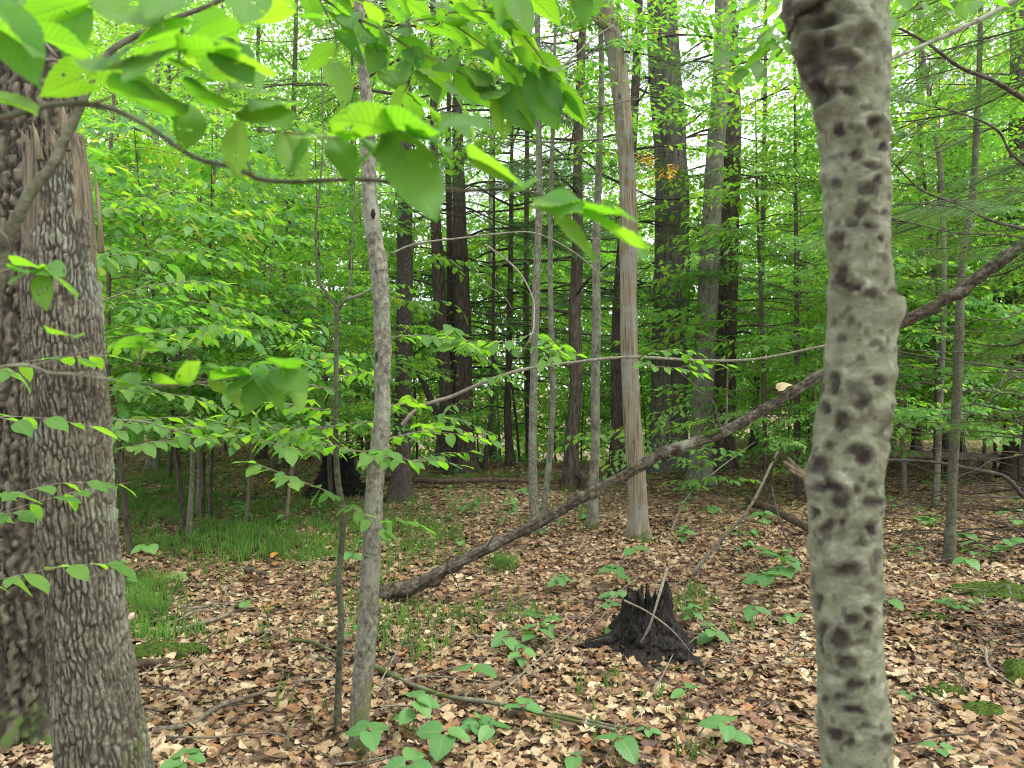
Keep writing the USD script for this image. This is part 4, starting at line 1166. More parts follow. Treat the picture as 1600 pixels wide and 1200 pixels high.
def twig_with_leaves(th, line, r0, L, spacing, seed, mat="beech_leaf", nl=8, nw=5, bark_="twig_bark", droop=18, start=0.12, subs=0, leaves=True, name="twig"):
    """line: (px, py, d) points. The twig and every leaf are parts."""
    rng = np.random.default_rng(seed)
    pts = np.array([P(*q) for q in line])
    th.part(name, *stick(pts, r0, max(0.0008, r0 * 0.35), 5, 0.06, 0.15, seed), M[bark_])
    found = leaves_along(pts, spacing, L, rng, droop, 50, start) if leaves else []
    for k in range(subs):
        u = rng.uniform(0.15, 0.9) * (len(pts) - 1)
        i = int(u)
        o = pts[i] + (pts[i + 1] - pts[i]) * (u - i)
        t = unit(pts[i + 1] - pts[i])
        lat = unit(np.cross(t, UP)) * (1 if k % 2 else -1)
        l = rng.uniform(0.18, 0.38)
        e = o + (t * 0.55 + lat * 0.8) * l + UP * rng.normal(0, .03)
        sp = np.array([o, (o + e) / 2 + UP * 0.012, e])
        th.part(name, *stick(sp, r0 * 0.5, 0.0008, 4, 0.08), M[bark_])
        found += leaves_along(sp, spacing, L, rng, droop, 50, 0.25)
    leaf_parts(th, found, M[mat], rng, nl, nw)
    return found


# twigs of the forked sapling
for i, (line, L, subs) in enumerate([
        ([(530, 778, FKD), (505, 765, 3.35), (470, 752, 3.2), (435, 738, 3.1), (395, 722, 3.0)], 0.085, 1),
        ([(531, 790, FKD), (552, 795, 3.3), (580, 812, 3.15), (606, 832, 3.05)], 0.088, 1),
        ([(526, 700, FKD), (495, 705, 3.5), (455, 700, 3.4), (415, 690, 3.3)], 0.085, 3),
        ([(525, 640, FKD), (490, 640, 3.7), (450, 630, 3.8), (400, 625, 3.9)], 0.08, 3),
        ([(525, 590, FKD), (550, 585, 3.7), (585, 580, 3.9)], 0.075, 1),
        ([(526, 612, FKD), (500, 604, 3.4), (470, 598, 3.3), (455, 592, 3.25)], 0.075, 2)]):
    twig_with_leaves(FK, line, 0.004, L, 0.05, 200 + i, subs=subs)
# twigs of the speckled sapling
for i, (line, L, subs) in enumerate([
        ([(588, 705, SPD), (560, 705, 3.25), (535, 700, 3.2), (500, 690, 3.2)], 0.088, 2),
        ([(590, 715, SPD), (620, 715, 3.2), (650, 722, 3.15)], 0.085, 2),
        ([(592, 690, SPD), (630, 680, 3.5), (670, 672, 3.6), (710, 668, 3.7), (755, 690, 3.75)], 0.082, 3),
        ([(596, 640, SPD), (625, 630, 3.5), (655, 632, 3.6)], 0.075, 1),
        ([(592, 660, SPD), (560, 660, 3.4), (520, 668, 3.5), (480, 672, 3.6)], 0.082, 3)]):
    twig_with_leaves(SP, line, 0.004, L, 0.05, 230 + i, subs=subs)


def beech_branch(label, lines, r0, L, seed, spacing=0.05, subs=3, bark_="pale_twig", **kw):
    o = P(*lines[0][0])
    th = Thing("beech_branch", label, "branch", o)
    for i, l in enumerate(lines):
        twig_with_leaves(th, l, r0 if i == 0 else r0 * 0.6, L, spacing, seed + i, bark_=bark_, subs=subs, **kw)
    return th


# the long thin limb that crosses the middle, and its sprays
th = Thing("beech_limb", "long thin pale limb arching across in front of the dark trunks", "branch", P(628, 662, 5.2))
th.part("limb", *stick([P(628, 664, 5.2), P(645, 645, 5.2), (P(665, 632, 5.2)), P(705, 620, 5.15), P(745, 602, 5.1), P(800, 582, 5.0), P(850, 572, 4.95), P(900, 566, 4.9), P(950, 560, 4.85), P(1000, 558, 4.8), P(1090, 563, 4.7), P(1180, 561, 4.6), P(1290, 540, 4.5)], 0.0145, 0.007, 8, 0.06, 0.2, 3), M["pale_twig"])
for i, l in enumerate([[(1000, 558, 4.8), (1030, 548, 4.6), (1065, 548, 4.5), (1095, 552, 4.4)], [(985, 560, 4.8), (1020, 572, 4.5), (1060, 575, 4.35), (1100, 585, 4.3)], [(800, 582, 5.0), (775, 588, 4.8), (745, 595, 4.7)], [(790, 585, 5.0), (770, 605, 4.8), (755, 612, 4.7)]]):
    twig_with_leaves(th, l, 0.003, 0.075, 0.045, 260 + i, subs=1)
beech_branch("flat spray of pale shining leaves in front of the pale mottled trunk", [[(612, 526, 4.3), (660, 524, 4.25), (700, 530, 4.2), (720, 528, 4.15)], [(835, 520, 4.3), (800, 532, 4.2), (760, 535, 4.1), (720, 530, 4.05), (690, 520, 4.0)], [(833, 545, 4.3), (790, 545, 4.2), (740, 542, 4.1), (700, 538, 4.0)], [(833, 520, 4.3), (860, 535, 4.2), (890, 545, 4.1)], [(830, 540, 4.3), (855, 548, 4.15), (885, 550, 4.05)]], 0.0035, 0.098, 300, subs=2)
th = Thing("arching_twig", "thin pale leafless twig arching over the flat shining leaf spray", "branch", P(612, 396, 5.0))
th.part("twig", *stick([P(612, 396, 5.0), P(650, 381, 5.0), P(720, 372, 5.0), P(800, 363, 4.95), P(835, 364, 4.9), P(870, 378, 4.9), P(905, 400, 4.9), P(940, 432, 4.9)], 0.0075, 0.003, 6, 0.06, 0.15, 3), M["pale_twig"])
th.part("twig", *stick([P(760, 383, 5.0), P(790, 405, 4.95), P(815, 430, 4.9), P(833, 468, 4.85), P(834, 500, 4.6), P(830, 525, 4.4), P(800, 575, 4.5)], 0.007, 0.004, 6, 0.06, 0.15, 3), M["pale_twig"])
th.part("twig", *stick([P(738, 410, 5.0), P(760, 445, 5.0), P(785, 460, 5.0), P(800, 482, 5.0)], 0.004, 0.002, 5, 0.06, 0.15, 3), M["pale_twig"])

beech_branch("leafy beech branch low over the clubmoss beside the rough-barked snag", [[(170, 655, 3.3), (230, 660, 3.2), (270, 672, 3.1), (330, 688, 3.0)], [(200, 700, 3.3), (240, 690, 3.2), (290, 690, 3.1)], [(160, 610, 3.6), (220, 610, 3.6), (290, 620, 3.6), (350, 640, 3.6)], [(310, 600, 3.9), (350, 610, 3.8), (400, 650, 3.7), (440, 690, 3.6)]], 0.005, 0.085, 330, subs=3)
beech_branch("upper layered beech branch over the left clubmoss, above the low one", [[(160, 470, 4.6), (220, 450, 4.6), (290, 440, 4.5), (360, 445, 4.5)], [(170, 400, 5.0), (250, 390, 5.0), (330, 400, 4.9), (400, 420, 4.9)], [(165, 540, 4.4), (230, 520, 4.4), (300, 510, 4.4), (380, 520, 4.5)], [(300, 470, 4.4), (350, 480, 4.4), (420, 500, 4.4), (470, 520, 4.5)], [(165, 330, 5.2), (230, 320, 5.2), (300, 330, 5.2)]], 0.005, 0.085, 350, subs=4)
beech_branch("beech branch with leaves across the trunk pair seen under the limb", [[(640, 690, 4.6), (690, 655, 4.6), (730, 660, 4.5), (760, 680, 4.5)], [(640, 720, 4.6), (690, 712, 4.5), (740, 705, 4.5)]], 0.004, 0.08, 370, subs=2)
beech_branch("leaf sprays poking in from the left edge beside the massive furrowed trunk", [[(-60, 640, 2.3), (-10, 650, 2.25), (30, 660, 2.2)], [(-60, 770, 2.2), (-10, 772, 2.15), (45, 770, 2.1)], [(-60, 800, 2.3), (-20, 805, 2.25), (40, 800, 2.2)], [(-40, 905, 2.1), (0, 905, 2.05), (45, 895, 2.0)], [(-60, 580, 2.4), (-10, 575, 2.35), (30, 585, 2.3)]], 0.003, 0.085, 380, subs=1)

th = Thing("young_beech", "young leafy sapling growing through the leaning log before the conifers", "sapling", on_ground(1105, 800))
d_ = th.o[1]
th.part("stem", *stick([th.o - UP * 0.05, P(1100, 760, d_ - .3), P(1095, 715, d_ - .7)], 0.008, 0.004, 6), M["twig_bark"])
for i, l in enumerate([[(1098, 735, d_ - .4), (1075, 722, d_ - .9), (1045, 712, d_ - 1.2)], [(1098, 725, d_ - .5), (1125, 715, d_ - .9), (1155, 700, d_ - 1.2)], [(1096, 720, d_ - .6), (1100, 700, d_ - 1.0), (1110, 690, d_ - 1.3)], [(1099, 745, d_ - .4), (1130, 745, d_ - .8), (1150, 752, d_ - 1.0)], [(1098, 750, d_ - .4), (1080, 750, d_ - .8), (1070, 760, d_ - 1.0)]]):
    twig_with_leaves(th, l, 0.003, 0.095, 0.05, 400 + i, subs=2)


# ------------------------------------------------------------------ dead wood
def build_leaning_log():
    a = on_ground(598, 938)
    d0 = a[1]
    line = [(596, 940, d0), (640, 918, d0 - .02), (700, 888, d0 - .04), (780, 848, d0 - .07), (850, 812, d0 - .1), (920, 772, d0 - .13), (985, 738, d0 - .15), (1040, 706, d0 - .18), (1110, 684, d0 - .2), (1180, 648, d0 - .24), (1280, 588, d0 - .3), (1400, 510, d0 - .36), (1480, 466, d0 - .42), (1550, 418, d0 - .48), (1625, 365, d0 - .55), (1750, 290, d0 - .65)]
    w = np.array([25, 23, 18, 16, 15, 15, 15.5, 17, 17, 14, 15, 17, 17, 17, 17, 15])
    pts = np.array([P(*q) for q in line])
    pts[0][2] = gz(pts[0][0], pts[0][1]) + 0.05
    rad = np.array([0.5 * x / F * q[2] for x, q in zip(w, line)])
    th = Thing("leaning_log", "long dead log leaning up from the ground across the picture", "log", a)
    p, r = resample(pts, rad, 0.02)

    def bump(th_, s, R, q):
        return R * (0.95 * (meshkit.fbm(q * [14, 14, 14], 4, 2) - 0.5) + 0.5 * sstep(.70, .85, meshkit.noise(q * 9, 18)) + 0.35 * (meshkit.fbm(np.stack([np.cos(th_) * 9 + 0 * s, np.sin(th_) * 9 + 0 * s, s * 5 + 0 * th_], -1), 2, 15) - .5) + 0.5 * (meshkit.fbm(np.stack([np.cos(th_) * 3 + 0 * s, np.sin(th_) * 3 + 0 * s, s * 1.2 + 0 * th_], -1), 3, 12) - 0.5))
    th.part("trunk", *tube(p, r, 36, bump), M["dead_log"])
    L = lambda px, py: P(px, py, d0 - .22)  # noqa: E731
    for k, (pl, w0) in enumerate([([L(1134, 680), L(1136, 620), L(1137, 560)], .009), ([L(1128, 690), L(1122, 650), L(1110, 620), L(1090, 605), L(1060, 580)], .007), ([L(1030, 712), L(1040, 670), L(1046, 645)], .010), ([L(945, 762), L(960, 775), L(975, 790), L(962, 800)], .005), ([L(1140, 676), L(1150, 650), L(1160, 600)], .005), ([L(760, 856), L(772, 835), L(778, 815)], .007), ([L(860, 806), L(850, 780), L(838, 768)], .006), ([L(700, 890), L(712, 905), L(718, 925)], .006), ([L(905, 780), L(930, 760), L(935, 735)], .005), ([L(1240, 612), L(1235, 640), L(1222, 665)], .006)]):
        th.part("stub", *stick(pl, w0, w0 * .5, 6, 0.05, 0.2, k), M["dead_twig" if k else "dead_log"])
    mo = P(1113, 676, d0 - .24)
    rng = np.random.default_rng(2)
    v, f = tube(np.array([mo + [-.05, 0, -.012], mo, mo + [.06, 0, .025]]), np.array([.012, .026, .010]), 10)
    th.part("moss", v + rng.normal(0, .003, v.shape), f, M["moss"])
    c = P(1216, 610, d0 - .3)
    v, q, s, t = leaf_shape(0.10, 0.07, 7, 5, 0.9, 0.6, 0.01, 0, 0.2, rng, 0.12)
    tag(put("/World/curled_leaf", place(v, unit([.6, -.3, .5]), unit([-.2, -.7, .6]), c), q, M["litter"], True, {"rnd": np.full(len(v), .36), "ls": s, "lt": t}), "curled dead brown leaf caught on the leaning log", "leaf")


build_leaning_log()


def build_peeled_pole():
    d = on_ground(998, 842)[1]
    spec = [(998, 842, 33), (997, 790, 30), (995, 740, 30), (990, 680, 28), (986, 620, 27), (982, 520, 26.5), (982, 400, 26), (982, 310, 25), (975, 200, 26), (966, 110, 28), (956, 50, 24), (947, 0, 20), (940, -50, 16)]
    pts, rad, base = trunk_line(spec, d, None, 1.2)
    th = Thing("peeled_pole", "tall dead pole stripped of bark, tan wood over greyer foot", "dead tree", base)
    p, r = resample(pts, rad, 0.03)

    def bump(th_, s, R, q):
        h = np.maximum(q[..., 2] - base[2], 0)
        g = meshkit.fbm(np.stack([np.cos(th_ + s * 0.25) * 5, np.sin(th_ + s * 0.25) * 5, s * 0.9 + 0 * th_], -1), 3, 4)
        return R * (0.30 * (g - 0.5) + 0.12 * (meshkit.noise(q * [3, 3, 4], 4) - 0.5)) + R * 0.55 * np.exp(-h / 0.12) * (0.8 + 0.6 * np.cos(5 * th_))
    th.part("trunk", *tube(p, r, 36, bump), M["peeled_wood"])
    for px, py, w in ((990, 690, .010), (976, 330, .008), (985, 560, .007), (968, 150, .014)):
        c = P(px, py, d - 0.5 * 26 / F * d)
        th.part("knot", *tube(np.array([c - [0, 0, w * 2], c, c + [0, 0, w * 2]]), np.array([w * .5, w, w * .5]), 9), M["dead_twig"])
    b = P(966, 72, d)
    th.part("branch", *stick([b, b + [-.03, -.05, .12], P(925, 20, d - .1), P(905, -60, d - .2)], 0.05, 0.03, 10, 0.06, 0.2, 2), M["peeled_wood"])
    PX.append((988, "the peeled pole"))
    mossy_mound("low green moss cushion around the peeled pole's foot", base + [0.06, -0.12, -0.01], 0.22, 0.13, 0.05, 3)


def mossy_mound(label, o, rx, ry, h, seed, mat="moss", name="moss_cushion", yaw=0.0):
    o = np.array(o, float)
    o[2] = gz(o[0], o[1]) - 0.01
    th, u = np.meshgrid(np.linspace(0, 2 * np.pi, 72, endpoint=False), np.linspace(0.001, 1, 26), indexing="ij")
    h *= 0.7
    edge = 1 + 1.1 * (meshkit.fbm(np.stack([np.cos(th) * 1.6, np.sin(th) * 1.6, th * 0], -1) + seed, 4, seed) - 0.5)
    x0, y0 = rx * u * edge * np.cos(th), ry * u * edge * np.sin(th)
    x, y = x0 * math.cos(yaw) - y0 * math.sin(yaw), x0 * math.sin(yaw) + y0 * math.cos(yaw)
    q = np.stack([x + o[0], y + o[1], x * 0], -1)
    z = h * np.sqrt(np.clip(1 - u ** 2, 0, 1)) * (0.6 + 0.8 * meshkit.fbm(q * 14 + seed, 3, seed)) + 0.03 * (meshkit.fbm(q * 45, 3, seed) - 0.5) - 0.04 * (u > 0.99)
    v = np.stack([q[..., 0], q[..., 1], o[2] + z], -1)
    n = v.shape[1]
    i, j = np.meshgrid(np.arange(72), np.arange(n - 1), indexing="ij")
    f = np.stack([i * n + j, i * n + j + 1, ((i + 1) % 72) * n + j + 1, ((i + 1) % 72) * n + j], -1).reshape(-1, 4)[:, ::-1]
    tag(put(fresh("/World/" + name), v.reshape(-1, 3), f, M[mat]), label, "moss")


build_peeled_pole()
for lab, px, py, rx, ry, h, sd in [("rounded green moss cushion at lower right, the left of two", 1478, 1080, .11, .09, .06, 4), ("rounded green moss cushion at lower right, the right and lower one", 1540, 1112, .10, .09, .07, 5), ("long dark green mossy hump at the right edge", 1570, 930, .42, .18, .13, 6), ("small dark mossy hump left of the long mossy one", 1455, 965, .17, .09, .05, 7),
                                   ("bright yellow-green moss tuft in the left clubmoss", 375, 872, .12, .09, .08, 8), ("mossy low log end beside the rough-barked snag", 255, 1022, .26, .10, .10, 9), ("mossy grey root hump at the lower right corner", 1600, 1062, .12, .14, .14, 10)]:
    mossy_mound(lab, on_ground(px, py), rx, ry, h, sd)


def build_stump(label, px, py, height, r0, r1, seed, roots):
    o = on_ground(px, py)
    th = Thing("black_stump", label, "stump", o)
    sides, rings = 90, 34
    ang = np.arange(sides) * 2 * np.pi / sides
    ring = np.stack([np.cos(ang), np.sin(ang), ang * 0], -1)
    top = height * (0.80 + 0.62 * (meshkit.fbm(ring * 1.7 + seed, 3, seed) - 0.5)) + 0.34 * height * (meshkit.noise(ring * 7, seed) - .4) + 0.16 * height * meshkit.noise(ring * 22, seed + 1)
    rows = []
    for k in range(rings):
        u = k / (rings - 1)
        z = top * u
        rr = r1 + (r0 - r1) * np.exp(-z / (0.34 * height)) * (1 + 0.30 * np.cos(5 * ang + seed))
        q = np.stack([np.cos(ang) * rr, np.sin(ang) * rr, z], -1)
        rr = rr * (1 + 0.7 * (meshkit.fbm(q * [26, 26, 7] + seed, 3, seed) - 0.5) + 0.35 * (meshkit.fbm(q * [80, 80, 40] + seed, 2, seed + 2) - 0.5))
        rows.append(np.stack([np.cos(ang) * rr, np.sin(ang) * rr, z - 0.04 * (k == 0)], -1))
    for k, (s, dz) in enumerate(((0.72, -.03), (0.55, -0.12), (0.25, -0.2))):
        rows.append(np.stack([rows[rings - 1][:, 0] * s, rows[rings - 1][:, 1] * s, rows[rings - 1][:, 2] * (1 - k * .1) + dz * height * 2], -1))
    v = np.vstack(rows)
    n = len(rows)
    i, j = np.meshgrid(np.arange(n - 1), np.arange(sides), indexing="ij")
    f = np.stack([i * sides + j, i * sides + (j + 1) % sides, (i + 1) * sides + (j + 1) % sides, (i + 1) * sides + j], -1).reshape(-1, 4)
    th.part("trunk", v + o, f, M["black_wood"], True)
    for k, (dx, dy, r) in enumerate(roots):
        e = o + [dx, dy, 0]
        e[2] = gz(e[0], e[1]) + 0.0
        m = (o + e) / 2 + [0, 0, 0.06]
        v, f = stick([o + (e - o) * 0.25 + [0, 0, .12], m, e + [0, 0, -.02]], r, r * 0.5, 14, 0.02, 0.5, k + seed)
        th.part("root", v, f, M["black_wood"], False)
    return o


ST = build_stump("black rotten stump with jagged top in the leaf litter", 1012, 1016, 0.35, 0.31, 0.12, 4, [(-0.42, -0.05, .075), (-0.24, -.12, .07), (0.30, 0.0, .06), (0.12, -.2, .05)])
build_stump("small far black stump behind the forked sapling", 528, 772, 0.75, 0.42, 0.16, 7, [(-0.45, -0.2, .10), (0.3, -.1, .08)])
STICKS = [
    # label, material, [(px, py, height above ground)], radius, name
    ("pale bare stick propped slanting across the black stump", "pale_twig", [(1042, 888, .50), (1030, 930, .40), (1012, 985, .2), (988, 1022, .02)], .010, "stick"),
    ("forked grey twig crossing the black stump the other way", "pale_twig", [(975, 938, .36), (1010, 955, .32), (1050, 985, .22), (1080, 1020, .05)], .006, "stick"),
    ("thin twig flat before the black stump", "pale_twig", [(930, 1021, .02), (1000, 1022, .03), (1055, 1018, .03), (1095, 990, .08)], .004, "stick"),
    ("leaning bare sapling stick rising from the litter toward the pocked beech", "twig_bark", [(1080, 898, .0), (1120, 850, .25), (1170, 795, .55), (1215, 705, 1.0)], .019, "stick"),
    ("hooked thin dead branch hanging left of the pocked beech", "dead_twig", [(1208, 715, .95), (1206, 760, .65), (1222, 825, .35), (1240, 860, .15), (1262, 890, .02)], .010, "stick"),
    ("thin pale slanted stem before the grey-brown trunk", "pale_twig", [(1048, 830, .0), (1075, 775, .3), (1120, 735, .6), (1180, 690, .85)], .010, "stick"),
    ("long grey fallen branch across the foreground below the speckled sapling", "grey_bark", [(585, 1040, .03), (640, 1068, .04), (700, 1088, .05), (770, 1098, .05), (860, 1118, .04), (960, 1140, .03)], .014, "fallen_branch"),
    ("thin grey twig slanting up from the fallen branch's left end", "grey_bark", [(590, 1075, .02), (608, 1040, .08), (630, 1000, .12)], .005, "stick"),
    ("dark fallen branch in the left foreground litter", "twig_bark", [(240, 1142, .02), (300, 1130, .03), (340, 1105, .03), (400, 1085, .04), (440, 1072, .03)], .014, "fallen_branch"),
    ("long thin stick lowest in the left foreground", "twig_bark", [(225, 1149, .02), (320, 1152, .03), (420, 1145, .03), (470, 1160, .02), (530, 1190, .02)], .006, "stick"),
    ("short pale-ended stick in the litter beyond the dark branch", "twig_bark", [(275, 988, .02), (310, 975, .04), (345, 965, .04), (365, 955, .03)], .018, "fallen_branch"),
    ("grey fallen branch end leaning to the forked sapling", "grey_bark", [(455, 1000, .03), (490, 1003, .04), (525, 1018, .05), (590, 1025, .03)], .012, "fallen_branch"),
    ("thin stick slanting through the litter left of the stump", "pale_twig", [(770, 1095, .03), (830, 1040, .06), (890, 990, .1), (960, 930, .2), (1010, 893, .25)], .005, "stick"),
    ("reddish thin stick left of the black stump", "twig_bark", [(905, 1000, .02), (940, 965, .1), (965, 925, .2)], .006, "stick"),
    ("grey twig crossing the litter below the stump", "grey_bark", [(870, 1115, .03), (940, 1130, .04), (990, 1140, .03)], .007, "stick"),
    ("fine twig reaching from the stump toward the lower middle", "pale_twig", [(1055, 1015, .04), (1030, 1065, .08), (1000, 1115, .06), (975, 1135, .03)], .004, "stick"),
    ("dark twig beneath the hobblebush leaves in the middle foreground", "twig_bark", [(770, 1075, .03), (800, 1060, .04), (850, 1045, .03), (900, 1005, .03)], .006, "stick"),
    ("bent pale stick at the lower right, by the moss cushions", "pale_twig", [(1540, 1015, .14), (1545, 1040, .12), (1570, 1060, .06), (1590, 1072, .02)], .008, "stick"),
    ("thin pale twig over the long mossy hump", "pale_twig", [(1575, 915, .30), (1585, 940, .22), (1600, 965, .12)], .007, "stick"),
    ("dark rotten log lying under the leaning log's far side", "rotten_log", [(1170, 782, .10), (1215, 800, .10), (1265, 825, .08), (1300, 838, .06)], .055, "fallen_log"),
    ("long low rotten log along the crest behind the dark pair", "rotten_log", [(600, 746, .10), (680, 752, .10), (760, 750, .12), (840, 752, .10), (905, 756, .08)], .045, "fallen_log"),
    ("short dark branch lying left of the yellow-green moss tuft", "rotten_log", [(385, 890, .02), (400, 893, .03), (418, 897, .02)], .03, "fallen_branch"),
    ("dark low rotten log end by the snag's foot", "rotten_log", [(215, 1038, .03), (240, 1036, .04), (262, 1032, .03)], .03, "fallen_log"),
    ("dark broken branch lying in the far left litter", "rotten_log", [(360, 782, .03), (400, 778, .05), (440, 776, .04)], .035, "fallen_branch"),
]
for i, (lab, mt, line, r, nm) in enumerate(STICKS):
    pts = []
    for px, py, h in line:      # the height lifts the point towards the eye along its ray
        d = ZC * F / (py - 600)
        for _ in range(12):
            d = 0.5 * d + 0.5 * (ZC - h - gz((px - 800) / F * d, d)) * F / (py - 600)
        pts.append(P(px, py, d))
    pts = np.array(pts)
    v, f = stick(pts, r, r * 0.55, 7 if r < .02 else 14, 0.05, 0.25, i)
    tag(put(fresh("/World/" + nm), v, f, M[mt]), lab, "stick" if nm == "stick" else nm.replace("_", " "))

for lab, line, r, mt in [("pale fallen log crossing at the right, behind the scarred slim trunk", [(1370, 708, 12.4), (1440, 710, 12.4), (1560, 716, 12.5), (1680, 722, 12.6)], .07, "peeled_wood"),
                         ("dim mossy fallen log at the far right edge", [(1500, 770, 11.6), (1560, 776, 11.4), (1660, 782, 11.2)], .10, "rotten_log")]:
    v, f = stick([P(*q) for q in line], r, r * .8, 14, 0.1, 0.25, 3)
    tag(put(fresh("/World/fallen_log"), v, f, M[mt]), lab, "fallen log")

# the dead-branched conifer just outside the right edge, whose limbs reach into the picture
o = on_ground(1600, 862)
o[0] += 0.15
dR = o[1]
th = Thing("twiggy_hemlock", "small dark conifer at the right edge with bare arching dead branches", "tree", o)
th.part("trunk", *stick([o - UP * .1, o + UP * .6, P(1600, 740, dR), P(1608, 640, dR), P(1612, 480, dR), P(1618, 300, dR), P(1625, 0, dR), P(1630, -200, dR)], .05, .02, 12, .08, .15, 3), M["dead_twig"])
for k, (line, r) in enumerate([([(1598, 775, dR), (1570, 745, dR - .1), (1530, 735, dR - .2), (1460, 722, dR - .3), (1380, 718, dR - .5), (1330, 716, dR - .6)], .022), ([(1600, 770, dR), (1560, 758, dR - .1), (1490, 760, dR - .2), (1400, 755, dR - .4)], .007),
                               ([(1602, 690, dR), (1560, 665, dR - .3), (1500, 640, dR - .5), (1440, 640, dR - .6)], .006), ([(1602, 840, dR), (1560, 815, dR - .2), (1480, 808, dR - .4), (1390, 802, dR - .6)], .009), ([(1602, 860, dR), (1570, 835, dR - .3), (1520, 820, dR - .5)], .006),
                               ([(1610, 580, dR), (1540, 570, dR - .3), (1470, 560, dR - .6), (1395, 548, dR - .9)], .013), ([(1610, 572, dR), (1540, 552, dR - .5), (1460, 550, dR - .8), (1390, 542, dR - 1)], .008), ([(1610, 670, dR), (1560, 640, dR - .2), (1500, 580, dR - .5)], .006),
                               ([(1614, 480, dR), (1560, 500, dR - .2), (1500, 492, dR - .4), (1420, 470, dR - .6)], .007), ([(1614, 420, dR), (1550, 405, dR - .3), (1470, 400, dR - .6), (1395, 395, dR - .8)], .006)]):
    th.part("branch", *stick([P(*q) for q in line], r, r * .35, 7, .06, .25, k), M["dead_twig"])
rng = np.random.default_rng(14)
for k in range(44):
    y0 = rng.uniform(520, 890)
    a = P(1604, y0, dR)
    az = math.pi + rng.uniform(-.9, .9)
    th.part("branch", *stick(branch_points(a, az, rng.uniform(.8, 2.3), rng.uniform(-.15, .25), rng.uniform(0, .3), rng, 6, .05), rng.uniform(.004, .010), .0018, 5, .08, .2, k), M["dead_twig"])
rng = np.random.default_rng(4)
o2 = np.array([P(1760, 600, 4.6)[0], 4.6, 0])
o2[2] = gz(o2[0], o2[1])
th = Thing("overhanging_hemlock", "conifer boughs with dark arching twigs hanging in at upper right", "tree", o2)
pt = np.array([o2 - UP * .1, o2 + UP * 1.5, o2 + UP * 4, o2 + UP * 8])
v, f, p, r = trunk_mesh(pt, np.array([.13, .12, .10, .05]), o2, 16, .15, .07, 9, .5, .15, 5)
th.part("trunk", v, f, M["hemlock_bark"])
items = []
for k, (line, r0, live) in enumerate([
        ([(1760, 260, 4.6), (1600, 155, 4.3), (1550, 125, 4.2), (1500, 105, 4.1), (1450, 68, 4.0), (1405, 44, 3.9)], .016, .25), ([(1760, 330, 4.6), (1600, 256, 4.2), (1560, 205, 4.1), (1510, 180, 4.0), (1450, 165, 3.9), (1410, 156, 3.8)], .009, .3),
        ([(1760, 400, 4.6), (1600, 358, 4.1), (1550, 345, 4.0), (1500, 320, 3.9), (1440, 297, 3.8), (1390, 248, 3.7)], .010, .45), ([(1760, 420, 4.6), (1600, 372, 4.3), (1500, 365, 4.1), (1430, 350, 4.0), (1390, 340, 3.9)], .006, .5), ([(1760, 340, 4.6), (1640, 300, 4.6), (1560, 295, 4.6), (1480, 315, 4.6)], .006, .9),
        ([(1760, 60, 4.6), (1640, 40, 4.9), (1540, 60, 5.2), (1440, 90, 5.5)], .012, 1), ([(1760, 160, 4.6), (1640, 120, 5.2), (1520, 170, 5.6), (1420, 190, 5.9)], .012, 1), ([(1760, 240, 4.6), (1660, 240, 5.0), (1560, 270, 5.4), (1450, 330, 5.8)], .012, 1),
        ([(1760, 360, 4.6), (1660, 380, 5.0), (1560, 430, 5.3), (1450, 430, 5.8)], .010, 1), ([(1760, 0, 4.6), (1640, -30, 5), (1500, -10, 5.4), (1400, 30, 5.8)], .012, 1), ([(1760, 460, 4.6), (1660, 500, 5.0), (1580, 540, 5.3), (1480, 530, 5.8)], .010, .6), ([(1760, 300, 4.6), (1680, 330, 5.2), (1580, 380, 5.7), (1430, 390, 6.2)], .010, 1), ([(1760, 100, 4.6), (1680, 90, 5.3), (1580, 130, 5.8), (1410, 130, 6.3)], .010, 1), ([(1760, 560, 4.6), (1690, 600, 5.2), (1600, 650, 5.7), (1500, 660, 6.2)], .009, .8)]):
    pts = np.array([P(*q) for q in line])
    pts[0][:2] = o2[:2]
    pieces = [stick(pts, r0, r0 * .35, 7, .06, .25, k)]
    L = len(pts) - 1
    for m in range(9):
        u = rng.uniform(.2, 1) * L
        i = min(int(u), L - 1)
        c = pts[i] + (pts[i + 1] - pts[i]) * (u - i)
        t = unit(pts[i + 1] - pts[i])
        az = math.atan2(t[1], t[0]) + rng.choice([-1, 1]) * rng.uniform(.3, 1.0)
        l = rng.uniform(.15, .6)
        pieces.append(stick(branch_points(c, az, l, rng.uniform(-.3, .3), .2, rng, 2), .0035, .0012, 3, .15))
        if rng.random() < live:
            items.append((c, az + rng.normal(0, .3), rng.uniform(-.1, .3), rng.normal(0, .3), rng.uniform(.22, .45), rng.integers(0, 5)))
    th.part("branch", *join(pieces), M["dead_twig"])
crown_part(th, items)

# small tuft of yellowed needles between the peeled pole and the large conifer
th = Thing("yellow_spray", "tuft of yellowed dead needles hanging beside the large conifer trunk", "branch", P(1060, 262, 9.5))
rng = np.random.default_rng(9)
for c in ((1052, 262), (1040, 272), (1003, 245), (1012, 250)):
    bag = LeafBag()
    for m in range(26):
        at = P(c[0] + rng.normal(0, 9), c[1] + rng.normal(0, 5), 9.5 + rng.normal(0, .05))
        bag.add(leaf_shape(.10, .018, 2, 3, 0, .2), unit([rng.normal(-.3, .8), rng.normal(0, .8), -.5]), unit(rng.normal(0, 1, 3)), at, 0)
    v, q, at = bag.mesh()
    th.part("needle_tuft", v, q, M["yellow_needle"], True, at, kind="stuff")
th.part("twig", *stick([P(1000, 245, 9.5), P(1030, 262, 9.5), P(1070, 250, 9.5), P(1090, 235, 9.6)], .006, .004, 5), M["dead_twig"])

